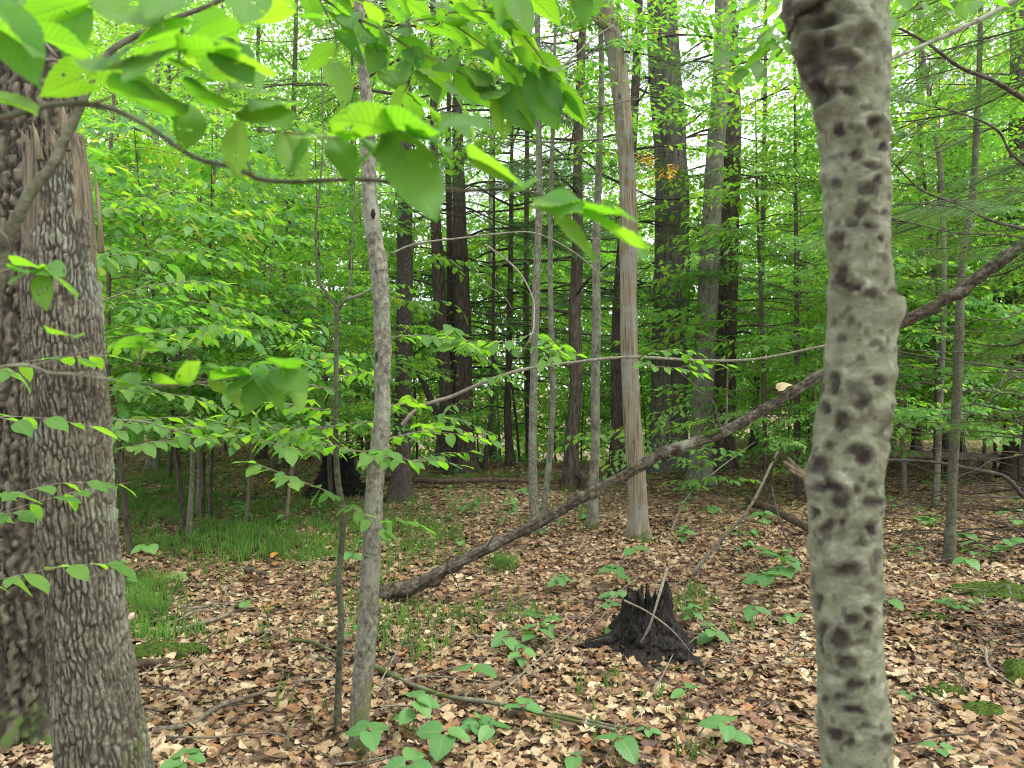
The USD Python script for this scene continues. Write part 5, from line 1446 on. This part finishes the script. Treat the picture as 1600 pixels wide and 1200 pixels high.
# ------------------------------------------------------------------ seedlings and ferns on the ground
SEED = [  # pixel of the plant's foot, stem height, leaf count, leaf length, label
    (572, 1196, .16, 3, .125, "round-leaved seedling at the speckled sapling's very foot"), (655, 1150, .17, 5, .105, "five-leaved seedling just right of the speckled sapling's foot"), (694, 1192, .13, 4, .125, "large ribbed seedling below the five-leaved one"), (640, 1215, .08, 3, .12, "seedling cut by the bottom edge right of the speckled sapling"),
    (738, 1096, .17, 2, .125, "two-leaved seedling standing over the long grey fallen branch"), (738, 1140, .06, 5, .085, "low drooping seedling below the long grey fallen branch"), (815, 1128, .08, 3, .085, "three-leaved seedling at the long grey fallen branch's middle"), (772, 1160, .06, 3, .08, "small seedling below the three-leaved one"), (783, 1020, .10, 4, .11, "flat spreading seedling in the middle of the litter"),
    (816, 1050, .12, 5, .075, "small two-tiered seedling right below the flat spreading one"), (288, 1215, .10, 5, .085, "seedling at the bottom edge right of the snag's foot"), (1075, 1100, .08, 2, .085, "two-leaved seedling between the stump and the bottom edge"), (1132, 1170, .12, 4, .11, "bright broad-leaved seedling left of the pocked beech's foot"), (968, 1190, .10, 3, .11, "pale seedling at the bottom edge below the stump"),
    (905, 1205, .07, 2, .085, "seedling at the bottom edge left of the pale one"), (1115, 1008, .10, 5, .10, "seedling touching the black stump's right side"), (1192, 940, .20, 4, .15, "tall seedling midway between stump and pocked beech"), (1180, 975, .10, 3, .12, "lower seedling in front of the tall one by the pocked beech"), (966, 920, .16, 4, .13, "seedling behind the black stump's left shoulder"),
    (990, 890, .18, 3, .13, "seedling below the peeled pole's moss"), (960, 945, .10, 5, .12, "feathery low seedling left of the black stump"), (1225, 915, .22, 6, .14, "bushy seedling left of the pocked beech's middle"), (1195, 835, .22, 4, .16, "seedling beside the dark rotten log"), (1110, 818, .20, 4, .16, "seedling under the young leafy sapling"),
    (1580, 880, .20, 5, .16, "seedling beside the right edge conifer"), (1512, 862, .18, 4, .14, "seedling right of the scarred slim trunk's foot"), (1515, 900, .14, 3, .12, "seedling below the scarred slim trunk's foot"), (1440, 830, .16, 4, .15, "seedling in the litter right of the pocked beech"), (875, 925, .12, 5, .11, "flat seedling in the litter right of the log's middle"), (1580, 830, .22, 4, .16, "yellowish seedling at the right edge under dead branches"),
    (230, 905, .28, 4, .15, "broad-leaved seedling peeping from behind the snag"), (555, 890, .14, 5, .11, "seedling between the two near saplings"), (380, 950, .05, 2, .10, "lone seedling in the left open litter"), (1420, 1100, .05, 3, .05, "tiny seedling just right of the pocked beech's foot"), (1445, 1188, .06, 3, .06, "tiny seedling at the bottom right of the pocked beech"), (1240, 985, .10, 3, .10, "seedling tucked against the pocked beech's left side"),
    (1005, 1150, .05, 4, .05, "tiny creeping seedling left of the two-leaved one"), (1385, 960, .10, 3, .11, "seedling tucked against the pocked beech's right side"),
]
for i, (px, py, h, n, L, lab) in enumerate(SEED):
    o = on_ground(px, py)
    th = Thing("hobblebush_seedling", lab, "seedling", o)
    rng = np.random.default_rng(500 + i)
    top = o + UP * h + np.append(rng.normal(0, .02, 2), 0)
    th.part("stem", *stick([o - UP * .02, (o + top) / 2 + np.append(rng.normal(0, .01, 2), 0), top], .0028, .0018, 5, .05), M["twig_bark"])
    found = []
    a0 = rng.uniform(0, 6.28)
    for k in range(n):
        a = a0 + k * (2 * np.pi / max(n, 2)) + rng.normal(0, .2)
        tier = 0 if k < 3 or n < 4 else rng.uniform(.2, .45)
        d = unit(np.array([math.cos(a), math.sin(a), rng.uniform(-.35, .10)]))
        found.append((top - UP * h * tier + d * 0.018, d, unit(UP + rng.normal(0, .15, 3) + np.array([0, -.15, 0])), L * rng.uniform(.8, 1.1)))
    leaf_parts(th, found, M["seedling_leaf"], rng, 14, 7, 0.82, 0.010, 0.20, None, 1.0, 0.05)


def build_fern(label, px, py, n, L, seed):
    o = on_ground(px, py)
    th = Thing("fern", label, "fern", o)
    rng = np.random.default_rng(seed)
    for k in range(n):
        az = rng.uniform(0, 6.28)
        bag = LeafBag()
        pts = branch_points(o, az, L * rng.uniform(.8, 1.1), .9, .75, rng, 8, .01)
        for m in range(1, 9):
            for sd in (-1, 1):
                for h in (0, .5):
                    c = pts[m - 1] + (pts[m] - pts[m - 1]) * h
                    t = unit(pts[m] - pts[m - 1])
                    d = unit(np.cross(t, UP)) * sd + t * .5 - UP * .15
                    l = L * .30 * math.sin(math.pi * min(.99, (m + h) / 9.4) ** .7)
                    bag.add(leaf_shape(l, l * .28, 3, 3, .1, .2), unit(d), UP, c, .3 + .1 * rng.random())
        v, q, at = bag.mesh()
        th.part("frond", v, q, M["seedling_leaf"], True, at)


build_fern("small feathery fern in the litter left of the stump", 850, 968, 3, .20, 1)
build_fern("feathery fern by the long mossy hump at right", 1500, 952, 4, .22, 2)
build_fern("fern on the open ground left of the pocked beech, behind the seedlings", 1215, 870, 4, .26, 3)
o = on_ground(431, 876)
rng = np.random.default_rng(2)
v, q, s, t = leaf_shape(.075, .05, 7, 5, .5, -.2, .01, 0, .2, rng, .1)
tag(put("/World/orange_leaf", place(v, unit([1, .2, .3]), unit([0, -.8, .6]), o + [-.05, 0, .04]), q, plain("orange_leaf_colour", (.36, .15, .02), .6, .2, 30, .1), True), "bright orange fallen leaf right of the yellow-green moss tuft", "leaf")


# ------------------------------------------------------------------ near branches that hang in at the top and left
def eaten(q, nl, nw, rng):
    """Takes a few insect holes out of a leaf's faces."""
    keep = np.ones(len(q), bool)
    for _ in range(rng.choice([0, 0, 1, 2, 4])):
        i, j = int(rng.integers(3, nl - 2)), int(rng.integers(0, nw - 1))
        keep[i * nw + j] = False
        if rng.random() < .5:
            keep[i * nw + j + 1] = False
        if rng.random() < .4:
            keep[(i + 1) * nw + j] = False
    return q[keep]


def leaf_at(th, base, tip, L, roll, rng, mat="beech_leaf", wide=0.58, droop=None):
    """A leaf from one pixel (px, py, d) towards another; L its length, roll its twist about its own length."""
    b, e = P(*base), P(*tip)
    d = unit(e - b)
    up0 = UP if abs(d[2]) < 0.8 else np.array([0, -1.0, 0.35])
    B = basis(d, up0)
    up = B[:, 2] * math.cos(roll) + B[:, 1] * math.sin(roll)
    L = L or np.linalg.norm(e - b)
    v, q, s, t = leaf_shape(L, L * wide, 22, 13, rng.uniform(.05, .25), droop if droop is not None else rng.uniform(.0, .2), 0.011, 0.03, 0.15, rng, 0.03)
    q = eaten(q, 22, 12, rng)
    th.part("leaf", place(v, d, up, b), q, M[mat], True, {"rnd": np.full(len(v), rng.random()), "ls": s, "lt": t})


rng = np.random.default_rng(77)
th = Thing("near_bough", "crooked grey bough rising across the left trunks, blurred and close", "branch", P(-30, 560, 1.35))
th.part("bough", *stick([P(-40, 580, 1.35), P(-5, 450, 1.35), P(12, 370, 1.35), P(30, 335, 1.35), P(48, 300, 1.36), P(72, 272, 1.37), P(92, 240, 1.38), P(108, 205, 1.39), P(122, 175, 1.4), P(140, 130, 1.42), P(152, 105, 1.44), P(175, 78, 1.46), P(205, 60, 1.48), P(270, 30, 1.5), P(340, 2, 1.52), P(420, -50, 1.55)], .0122, .004, 14, .02, .12, 3), M["olive_bark"])
for k, (l, r) in enumerate([([(16, 130, 1.30), (40, 105, 1.3), (65, 93, 1.3), (110, 97, 1.32)], .004), ([(165, 118, 1.44), (190, 112, 1.42), (225, 95, 1.40), (250, 75, 1.38)], .004), ([(-20, 345, 1.3), (5, 370, 1.33), (12, 390, 1.35)], .008), ([(100, 20, 1.5), (125, 15, 1.5), (150, 0, 1.5)], .004), ([(0, 60, 1.5), (50, 50, 1.5), (90, 90, 1.5)], .004)]):
    th.part("twig", *stick([P(*q) for q in l], r, r * .6, 7, .02, .1, k), M["grey_bark"])

th = Thing("near_beech_twig", "close blurred beech twig with long drooping leaves across the upper left", "branch", P(-30, 190, .95))
for k, (l, r) in enumerate([([(-40, 195, .95), (25, 178, .93), (85, 163, .92), (140, 163, .92), (180, 172, .92), (230, 196, .92), (280, 232, .92), (320, 252, .92), (370, 262, .92), (400, 278, .92), (450, 284, .92), (560, 280, .92), (640, 288, .92), (720, 297, .92), (800, 297, .92), (860, 308, .92), (905, 322, .92)], .0040),
                            ([(395, 275, .92), (380, 235, .9), (375, 190, .88), (372, 178, .87)], .0016), ([(375, 215, .9), (350, 232, .9), (338, 240, .9)], .0014), ([(400, 203, .9), (450, 207, .88), (520, 215, .86), (620, 212, .85)], .0016), ([(285, 45, .8), (280, 80, .82), (277, 120, .85), (262, 128, .86)], .0016), ([(140, 163, .92), (165, 155, .9), (180, 148, .88)], .002), ([(608, 275, .9), (610, 240, .88), (612, 200, .85)], .0016)]):
    th.part("twig", *stick([P(*q) for q in l], r, r * .5, 7, .02, .1, k), M["olive_bark" if k == 0 else "twig_bark"])
for b, e, L, roll in [
        ((-35, 30, .80), (140, 98, .72), .115, .25), ((150, 95, .80), (215, 108, .70), .09, -.3), ((300, 35, .80), (130, 80, .74), .11, .2), ((180, 20, .78), (292, 42, .72), .08, -.65), ((300, -10, .8), (200, 0, .7), .09, .2), ((285, 78, .80), (175, 112, .72), .09, .15), ((285, 85, .80), (400, 62, .74), .09, .1), ((340, 68, .80), (422, 138, .74), .072, -.75), ((280, 105, .82), (352, 122, .74), .075, .2),
        ((182, 148, .86), (340, 165, .78), .12, .28), ((300, 150, .86), (430, 175, .76), .11, .22), ((385, 168, .86), (497, 212, .77), .095, -.55), ((450, 165, .88), (370, 140, .76), .09, .2), ((420, 150, .9), (350, 112, .8), .085, .3),
        ((305, 168, .88), (288, 224, .86), .058, .5), ((372, 190, .87), (362, 262, .86), .062, -.3), ((440, 205, .88), (478, 276, .87), .062, .4), ((480, 210, .88), (450, 262, .87), .052, -.5), ((520, 214, .86), (545, 268, .85), .06, .3), ((560, 210, .86), (610, 250, .85), .06, -.2),
        ((612, 205, .85), (520, 172, .78), .095, -.5), ((560, 215, .85), (470, 205, .78), .09, .2), ((600, 195, .85), (715, 190, .77), .10, .2), ((640, 212, .85), (725, 222, .78), .08, .15), ((610, 205, .85), (684, 345, .82), .118, .35), ((606, 212, .85), (560, 262, .82), .065, -.3), ((690, 190, .85), (780, 180, .8), .065, -.7), ((650, 190, .85), (700, 250, .83), .07, .2),
        ((730, 240, .92), (850, 300, .86), .095, .3), ((740, 250, .92), (800, 282, .88), .07, -.4), ((800, 296, .92), (838, 285, .84), .07, -.6), ((905, 322, .92), (830, 316, .85), .085, .2), ((900, 322, .92), (996, 332, .85), .085, .2), ((870, 335, .91), (936, 412, .88), .078, -.15), ((905, 330, .91), (1016, 388, .88), .092, .25), ((998, 385, .92), (1012, 408, .91), .022, .1), ((840, 310, .91), (930, 322, .84), .07, -.7), ((960, 325, .92), (1000, 350, .9), .045, .2),
        ((-40, 150, .86), (90, 168, .80), .105, -.25), ((-40, 10, .9), (55, 18, .8), .1, -.5), ((30, 60, .9), (-40, 75, .84), .09, .2), ((90, 10, 1.0), (20, 25, .9), .09, .3)]:
    leaf_at(th, b, e, L * 1.05, roll, rng)
for k in range(26):           # more of the same leaves towards the top left corner
    bx_, by_ = rng.uniform(-20, 470), rng.uniform(-25, 120)
    if bx_ < 130 and by_ > 70:
        continue
    dd = rng.uniform(.78, 1.15)
    a = rng.uniform(-.5, 3.6)
    leaf_at(th, (bx_, by_, dd), (bx_ + 100 * math.cos(a), by_ + 25 * math.sin(a) + 18, dd - rng.uniform(-.03, .06)), rng.uniform(.07, .10), rng.normal(0, .35), rng)

th = Thing("near_beech_twig", "close small beech twig with a ribbed hanging leaf across the snag", "branch", P(-30, 425, 1.25))
th.part("twig", *stick([P(-40, 440, 1.28), P(20, 420, 1.26), P(60, 422, 1.25), P(95, 428, 1.24)], .003, .0015, 6, .02, .1), M["twig_bark"])
for b, e, L, roll in [((25, 415, 1.26), (95, 400, 1.18), .085, .2), ((60, 420, 1.25), (125, 418, 1.16), .08, -.5), ((65, 425, 1.24), (64, 487, 1.21), .068, -.1), ((72, 424, 1.24), (145, 478, 1.2), .088, .5), ((40, 428, 1.25), (5, 442, 1.18), .06, -.5), ((30, 425, 1.25), (60, 400, 1.15), .08, .1)]:
    leaf_at(th, b, e, L, roll, rng)

th = Thing("near_beech_twig", "close blurred beech twig with curled dark end leaf, before the left foliage", "branch", P(-30, 570, 1.1))
for k, l in enumerate([[(-40, 585, 1.15), (10, 572, 1.14), (50, 572, 1.13), (75, 582, 1.12), (120, 585, 1.11), (180, 594, 1.1), (250, 602, 1.08), (330, 596, 1.06), (400, 582, 1.05), (450, 572, 1.04)], [(50, 572, 1.13), (90, 560, 1.12), (140, 548, 1.12)], [(205, 595, 1.1), (222, 545, 1.08), (225, 520, 1.07)]]):
    th.part("twig", *stick([P(*q) for q in l], .0028 if k == 0 else .0015, .0012, 6, .02, .1, k), M["pale_twig" if k == 0 else "twig_bark"])
for b, e, L, roll in [((182, 598, 1.1), (240, 590, 1.02), .07, -.7), ((190, 600, 1.1), (262, 608, 1.03), .085, .3), ((225, 520, 1.07), (262, 505, 1.0), .07, .15), ((222, 540, 1.07), (165, 528, 1.0), .065, -.6), ((225, 545, 1.08), (300, 530, 1.0), .08, .2), ((80, 522, 1.1), (150, 520, 1.03), .08, .15), ((130, 570, 1.11), (165, 560, 1.05), .05, .3), ((250, 600, 1.08), (330, 580, 1.0), .085, .2), ((300, 597, 1.07), (290, 555, 1.0), .07, -.7), ((335, 596, 1.06), (395, 630, 1.0), .085, .25), ((340, 594, 1.06), (420, 545, .98), .085, .2),
        ((400, 582, 1.05), (360, 615, 1.0), .07, -.3), ((405, 580, 1.05), (440, 640, 1.02), .078, .2), ((430, 575, 1.04), (475, 605, 1.0), .075, -.6), ((445, 573, 1.04), (480, 640, 1.03), .07, 1.1), ((440, 574, 1.04), (455, 545, .96), .075, .2), ((380, 587, 1.05), (330, 560, .98), .08, .1), ((420, 578, 1.04), (385, 640, 1.02), .07, .1)]:
    leaf_at(th, b, e, L, roll, rng)

th = Thing("overhead_beech", "canopy branch of big translucent beech leaves along the top middle", "branch", P(470, -40, 1.5))
TW = [[(440, -60, 1.5), (480, -18, 1.5), (545, 22, 1.5), (600, 48, 1.48), (640, 75, 1.46), (690, 98, 1.44), (745, 128, 1.42)], [(610, 52, 1.48), (640, 35, 1.46), (690, 30, 1.44), (740, 60, 1.42), (790, 95, 1.4), (840, 115, 1.38)], [(640, 75, 1.46), (645, 110, 1.45), (632, 145, 1.44)], [(700, 20, 1.42), (770, 20, 1.40), (830, 70, 1.38), (880, 150, 1.36)], [(560, 30, 1.5), (590, 80, 1.49), (600, 110, 1.48)], [(560, -40, 1.4), (680, -30, 1.38), (780, -20, 1.36), (900, -30, 1.34)], [(740, 100, 1.42), (780, 150, 1.4), (820, 180, 1.38)], [(500, 0, 1.5), (525, 60, 1.46), (520, 110, 1.44)], [(470, -30, 1.6), (560, 0, 1.62), (660, 0, 1.64), (760, 30, 1.62), (830, 60, 1.6)], [(560, 30, 1.55), (620, 130, 1.56), (680, 170, 1.58), (720, 180, 1.58)], [(650, 90, 1.6), (700, 130, 1.62), (720, 165, 1.62)]]
for k, l in enumerate(TW):
    th.part("twig", *stick([P(*q) for q in l], .0038 if k == 0 else .002, .001, 6, .03, .1, k), M["twig_bark"])
for k, l in enumerate(TW):
    pts = np.array([P(*q) for q in l])
    for at, d, up, L in leaves_along(pts, .036, .090, rng, 16, 58, .04):
        d = unit(d * [1, .7, 1] + np.array([0.12, -.15, -.22]) * rng.uniform(.0, 1.3))
        v, q, s, t = leaf_shape(L, L * .6, 18, 11, rng.uniform(.05, .3), rng.uniform(0, .25), .011, .03, .15, rng, .03)
        q = eaten(q, 18, 10, rng)
        th.part("leaf", place(v, d, unit(up + rng.normal(0, .3, 3)), at), q, M["beech_leaf"], True, {"rnd": np.full(len(v), rng.random()), "ls": s, "lt": t})
for b, e, L, roll in [((800, -10, 1.3), (832, 50, 1.28), .085, .3), ((770, -20, 1.3), (790, 45, 1.28), .075, .8), ((760, 70, 1.36), (830, 150, 1.34), .10, .2), ((800, 80, 1.36), (868, 130, 1.33), .09, .4), ((830, 110, 1.36), (880, 215, 1.35), .115, -.2), ((790, 130, 1.38), (840, 225, 1.36), .11, .1), ((850, 100, 1.36), (880, 190, 1.35), .10, .5), ((880, 145, 1.36), (928, 190, 1.34), .07, .3), ((780, 150, 1.38), (790, 215, 1.37), .08, .2), ((740, 130, 1.42), (770, 160, 1.38), .06, -.3), ((905, -20, 1.35), (915, 35, 1.34), .07, .1), ((960, -20, 1.5), (990, 10, 1.5), .07, .1), ((940, -25, 1.4), (925, 20, 1.4), .06, .4)]:
    leaf_at(th, b, e, L, roll, rng)

th = Thing("overhead_beech", "bright yellow-green leaf cluster hanging at top, left of the pocked beech", "branch", P(1290, -60, 2.3))
for k, l in enumerate([[(1330, -60, 2.4), (1270, -20, 2.35), (1230, 20, 2.3), (1195, 55, 2.25), (1150, 85, 2.2)], [(1260, -10, 2.35), (1200, 0, 2.3), (1150, 20, 2.25)], [(1230, 20, 2.3), (1200, 80, 2.25), (1160, 112, 2.2)], [(1250, 5, 2.3), (1240, 50, 2.25), (1215, 85, 2.2)]]):
    twig_with_leaves(th, l, .004 if k == 0 else .002, .085, .045, 700 + k, droop=25, nl=10, nw=7, name="twig", subs=1)
th = Thing("overhead_beech", "dim leaves hanging from the top edge right of the pocked beech", "branch", P(1480, -70, 2.3))
for k, l in enumerate([[(1520, -80, 2.4), (1460, -30, 2.35), (1430, 10, 2.3), (1395, 30, 2.25)], [(1470, -40, 2.35), (1420, -10, 2.3), (1380, 5, 2.25)]]):
    twig_with_leaves(th, l, .004, .085, .045, 720 + k, droop=25, nl=10, nw=7, subs=1)
th = Thing("diagonal_branch", "slim bare green-grey branch slanting down at the upper right", "branch", P(1640, -40, 3.2))
th.part("branch", *stick([P(1640, -30, 3.2), P(1560, 15, 3.1), P(1500, 45, 3.0), P(1440, 72, 2.9), P(1385, 95, 2.8)], .011, .007, 8, .05, .12, 3), M["grey_bark"])
th = Thing("diagonal_branch", "slim bare branch rising right to the peeled pole's broken fork", "branch", P(868, 110, 6.5))
th.part("branch", *stick([P(874, 108, 6.4), P(900, 85, 6.5), P(930, 58, 6.7), P(960, 38, 7.0)], .009, .006, 6, .05, .12, 3), M["grey_bark"])

# ------------------------------------------------------------------ leafy saplings filling the wood between and behind the trunks
PX += [(110, "the snag"), (1335, "the pocked beech"), (1188, "the dim slim trunk")]
PX.sort()
rng = np.random.default_rng(42)
fill = []
slots = [(5.5, 9, 4, (150, 470)), (8, 13, 8, (100, 600)), (13, 19, 11, (-60, 560)), (14.5, 21, 18, (560, 1290)), (19, 27, 6, (-80, 560)), (19, 27, 5, (1180, 1680)), (9, 15, 12, (1380, 1660)), (15, 20, 6, (1250, 1680)), (9, 12, 3, (1180, 1290))]
for d0, d1, n, (a, b) in slots:
    for k in range(n):
        px = a + (b - a) * (k + rng.uniform(.15, .85)) / n
        fill.append((px, rng.uniform(d0, d1)))
gaps = {}
for px, d in fill:
    i = int(np.searchsorted([x for x, _ in PX], px))
    gaps.setdefault(i, []).append((d, px))
ORD = ["nearest", "second nearest", "third nearest", "fourth nearest", "fifth nearest", "sixth nearest", "seventh nearest", "eighth nearest", "ninth nearest", "tenth nearest", "eleventh nearest", "twelfth nearest", "thirteenth nearest", "fourteenth nearest", "fifteenth nearest", "sixteenth nearest", "seventeenth nearest", "eighteenth nearest", "nineteenth nearest", "twentieth nearest"] + [f"number {i} by nearness" for i in range(21, 60)]
kk = 0
made = [{}, {}, {}]
for i in sorted(gaps):
    left = PX[i - 1][1] if i > 0 else None
    right = PX[i][1] if i < len(PX) else None
    where = f"between {left} and {right}" if left and right and left != right else (f"right of {left}" if left else f"left of {right}")
    for j, (d, px) in enumerate(sorted(gaps[i])):
        x = (px - 800) / F * d
        o = np.array([x, d, gz(x, d)])
        size = 0 if d < 10 else 1 if d < 18 else 2
        if 560 < px < 1250 and d > 14:
            size = 0 if kk % 3 else 1
        lab = f"sapling {where}, {ORD[j]}"
        v = kk % 3
        if v not in made[size]:
            h = (3.6, 6.2, 9.8)[size] * (0.9, 1.0, 1.12)[v]
            th = Thing("leafy_sapling", lab, "sapling", o)
            lean = np.append(rng.normal(0, .05, 2), 0)
            pts = np.array([o - UP * .1, o + UP * h * .35 + lean * h * .4, o + UP * h * .7 + lean * h, o + UP * h + lean * h * 1.3])
            r0 = 0.005 * h + .006
            tv, tf, p, r = trunk_mesh(pts, np.array([r0, r0 * .8, r0 * .5, r0 * .15]), o, 7, .3, .08, 9, .4, .06, 40 + kk)
            th.part("trunk", tv, tf, M["hemlock_bark" if kk % 3 else "twig_bark"])
            leafy_crown(th, p, r, o[2] + h * (.26, .12, .10)[size], o[2] + h * .97, 0.7 + .17 * h, int(15 + 4.0 * h), rng, tuple(np.array(((.8, 1.2), (.9, 1.35), (1.2, 1.8))[size]) * (0.8, 1.0, 1.4)[v]), (3.6, 3.0, 2.1)[v], 0.25, size == 0)
            made[size][v] = th.path
            UsdGeom.Xformable(th.prim).AddRotateZOp().Set(0.0)
            UsdGeom.Xformable(th.prim).AddScaleOp().Set(Gf.Vec3f(1, 1, 1))
        else:
            path = fresh("/World/leafy_sapling")
            x = UsdGeom.Xform.Define(stage, path)
            x.GetPrim().GetReferences().AddInternalReference(made[size][v])
            x.GetPrim().SetInstanceable(True)
            ops = x.GetOrderedXformOps()
            ops[0].Set(Gf.Vec3d(*map(float, o)))
            ops[1].Set(float(rng.uniform(0, 360)))
            k_ = float(rng.uniform(.78, 1.2))
            ops[2].Set(Gf.Vec3f(k_, k_, k_ * float(rng.uniform(.9, 1.1))))
            tag(x.GetPrim(), lab, "sapling")
        kk += 1
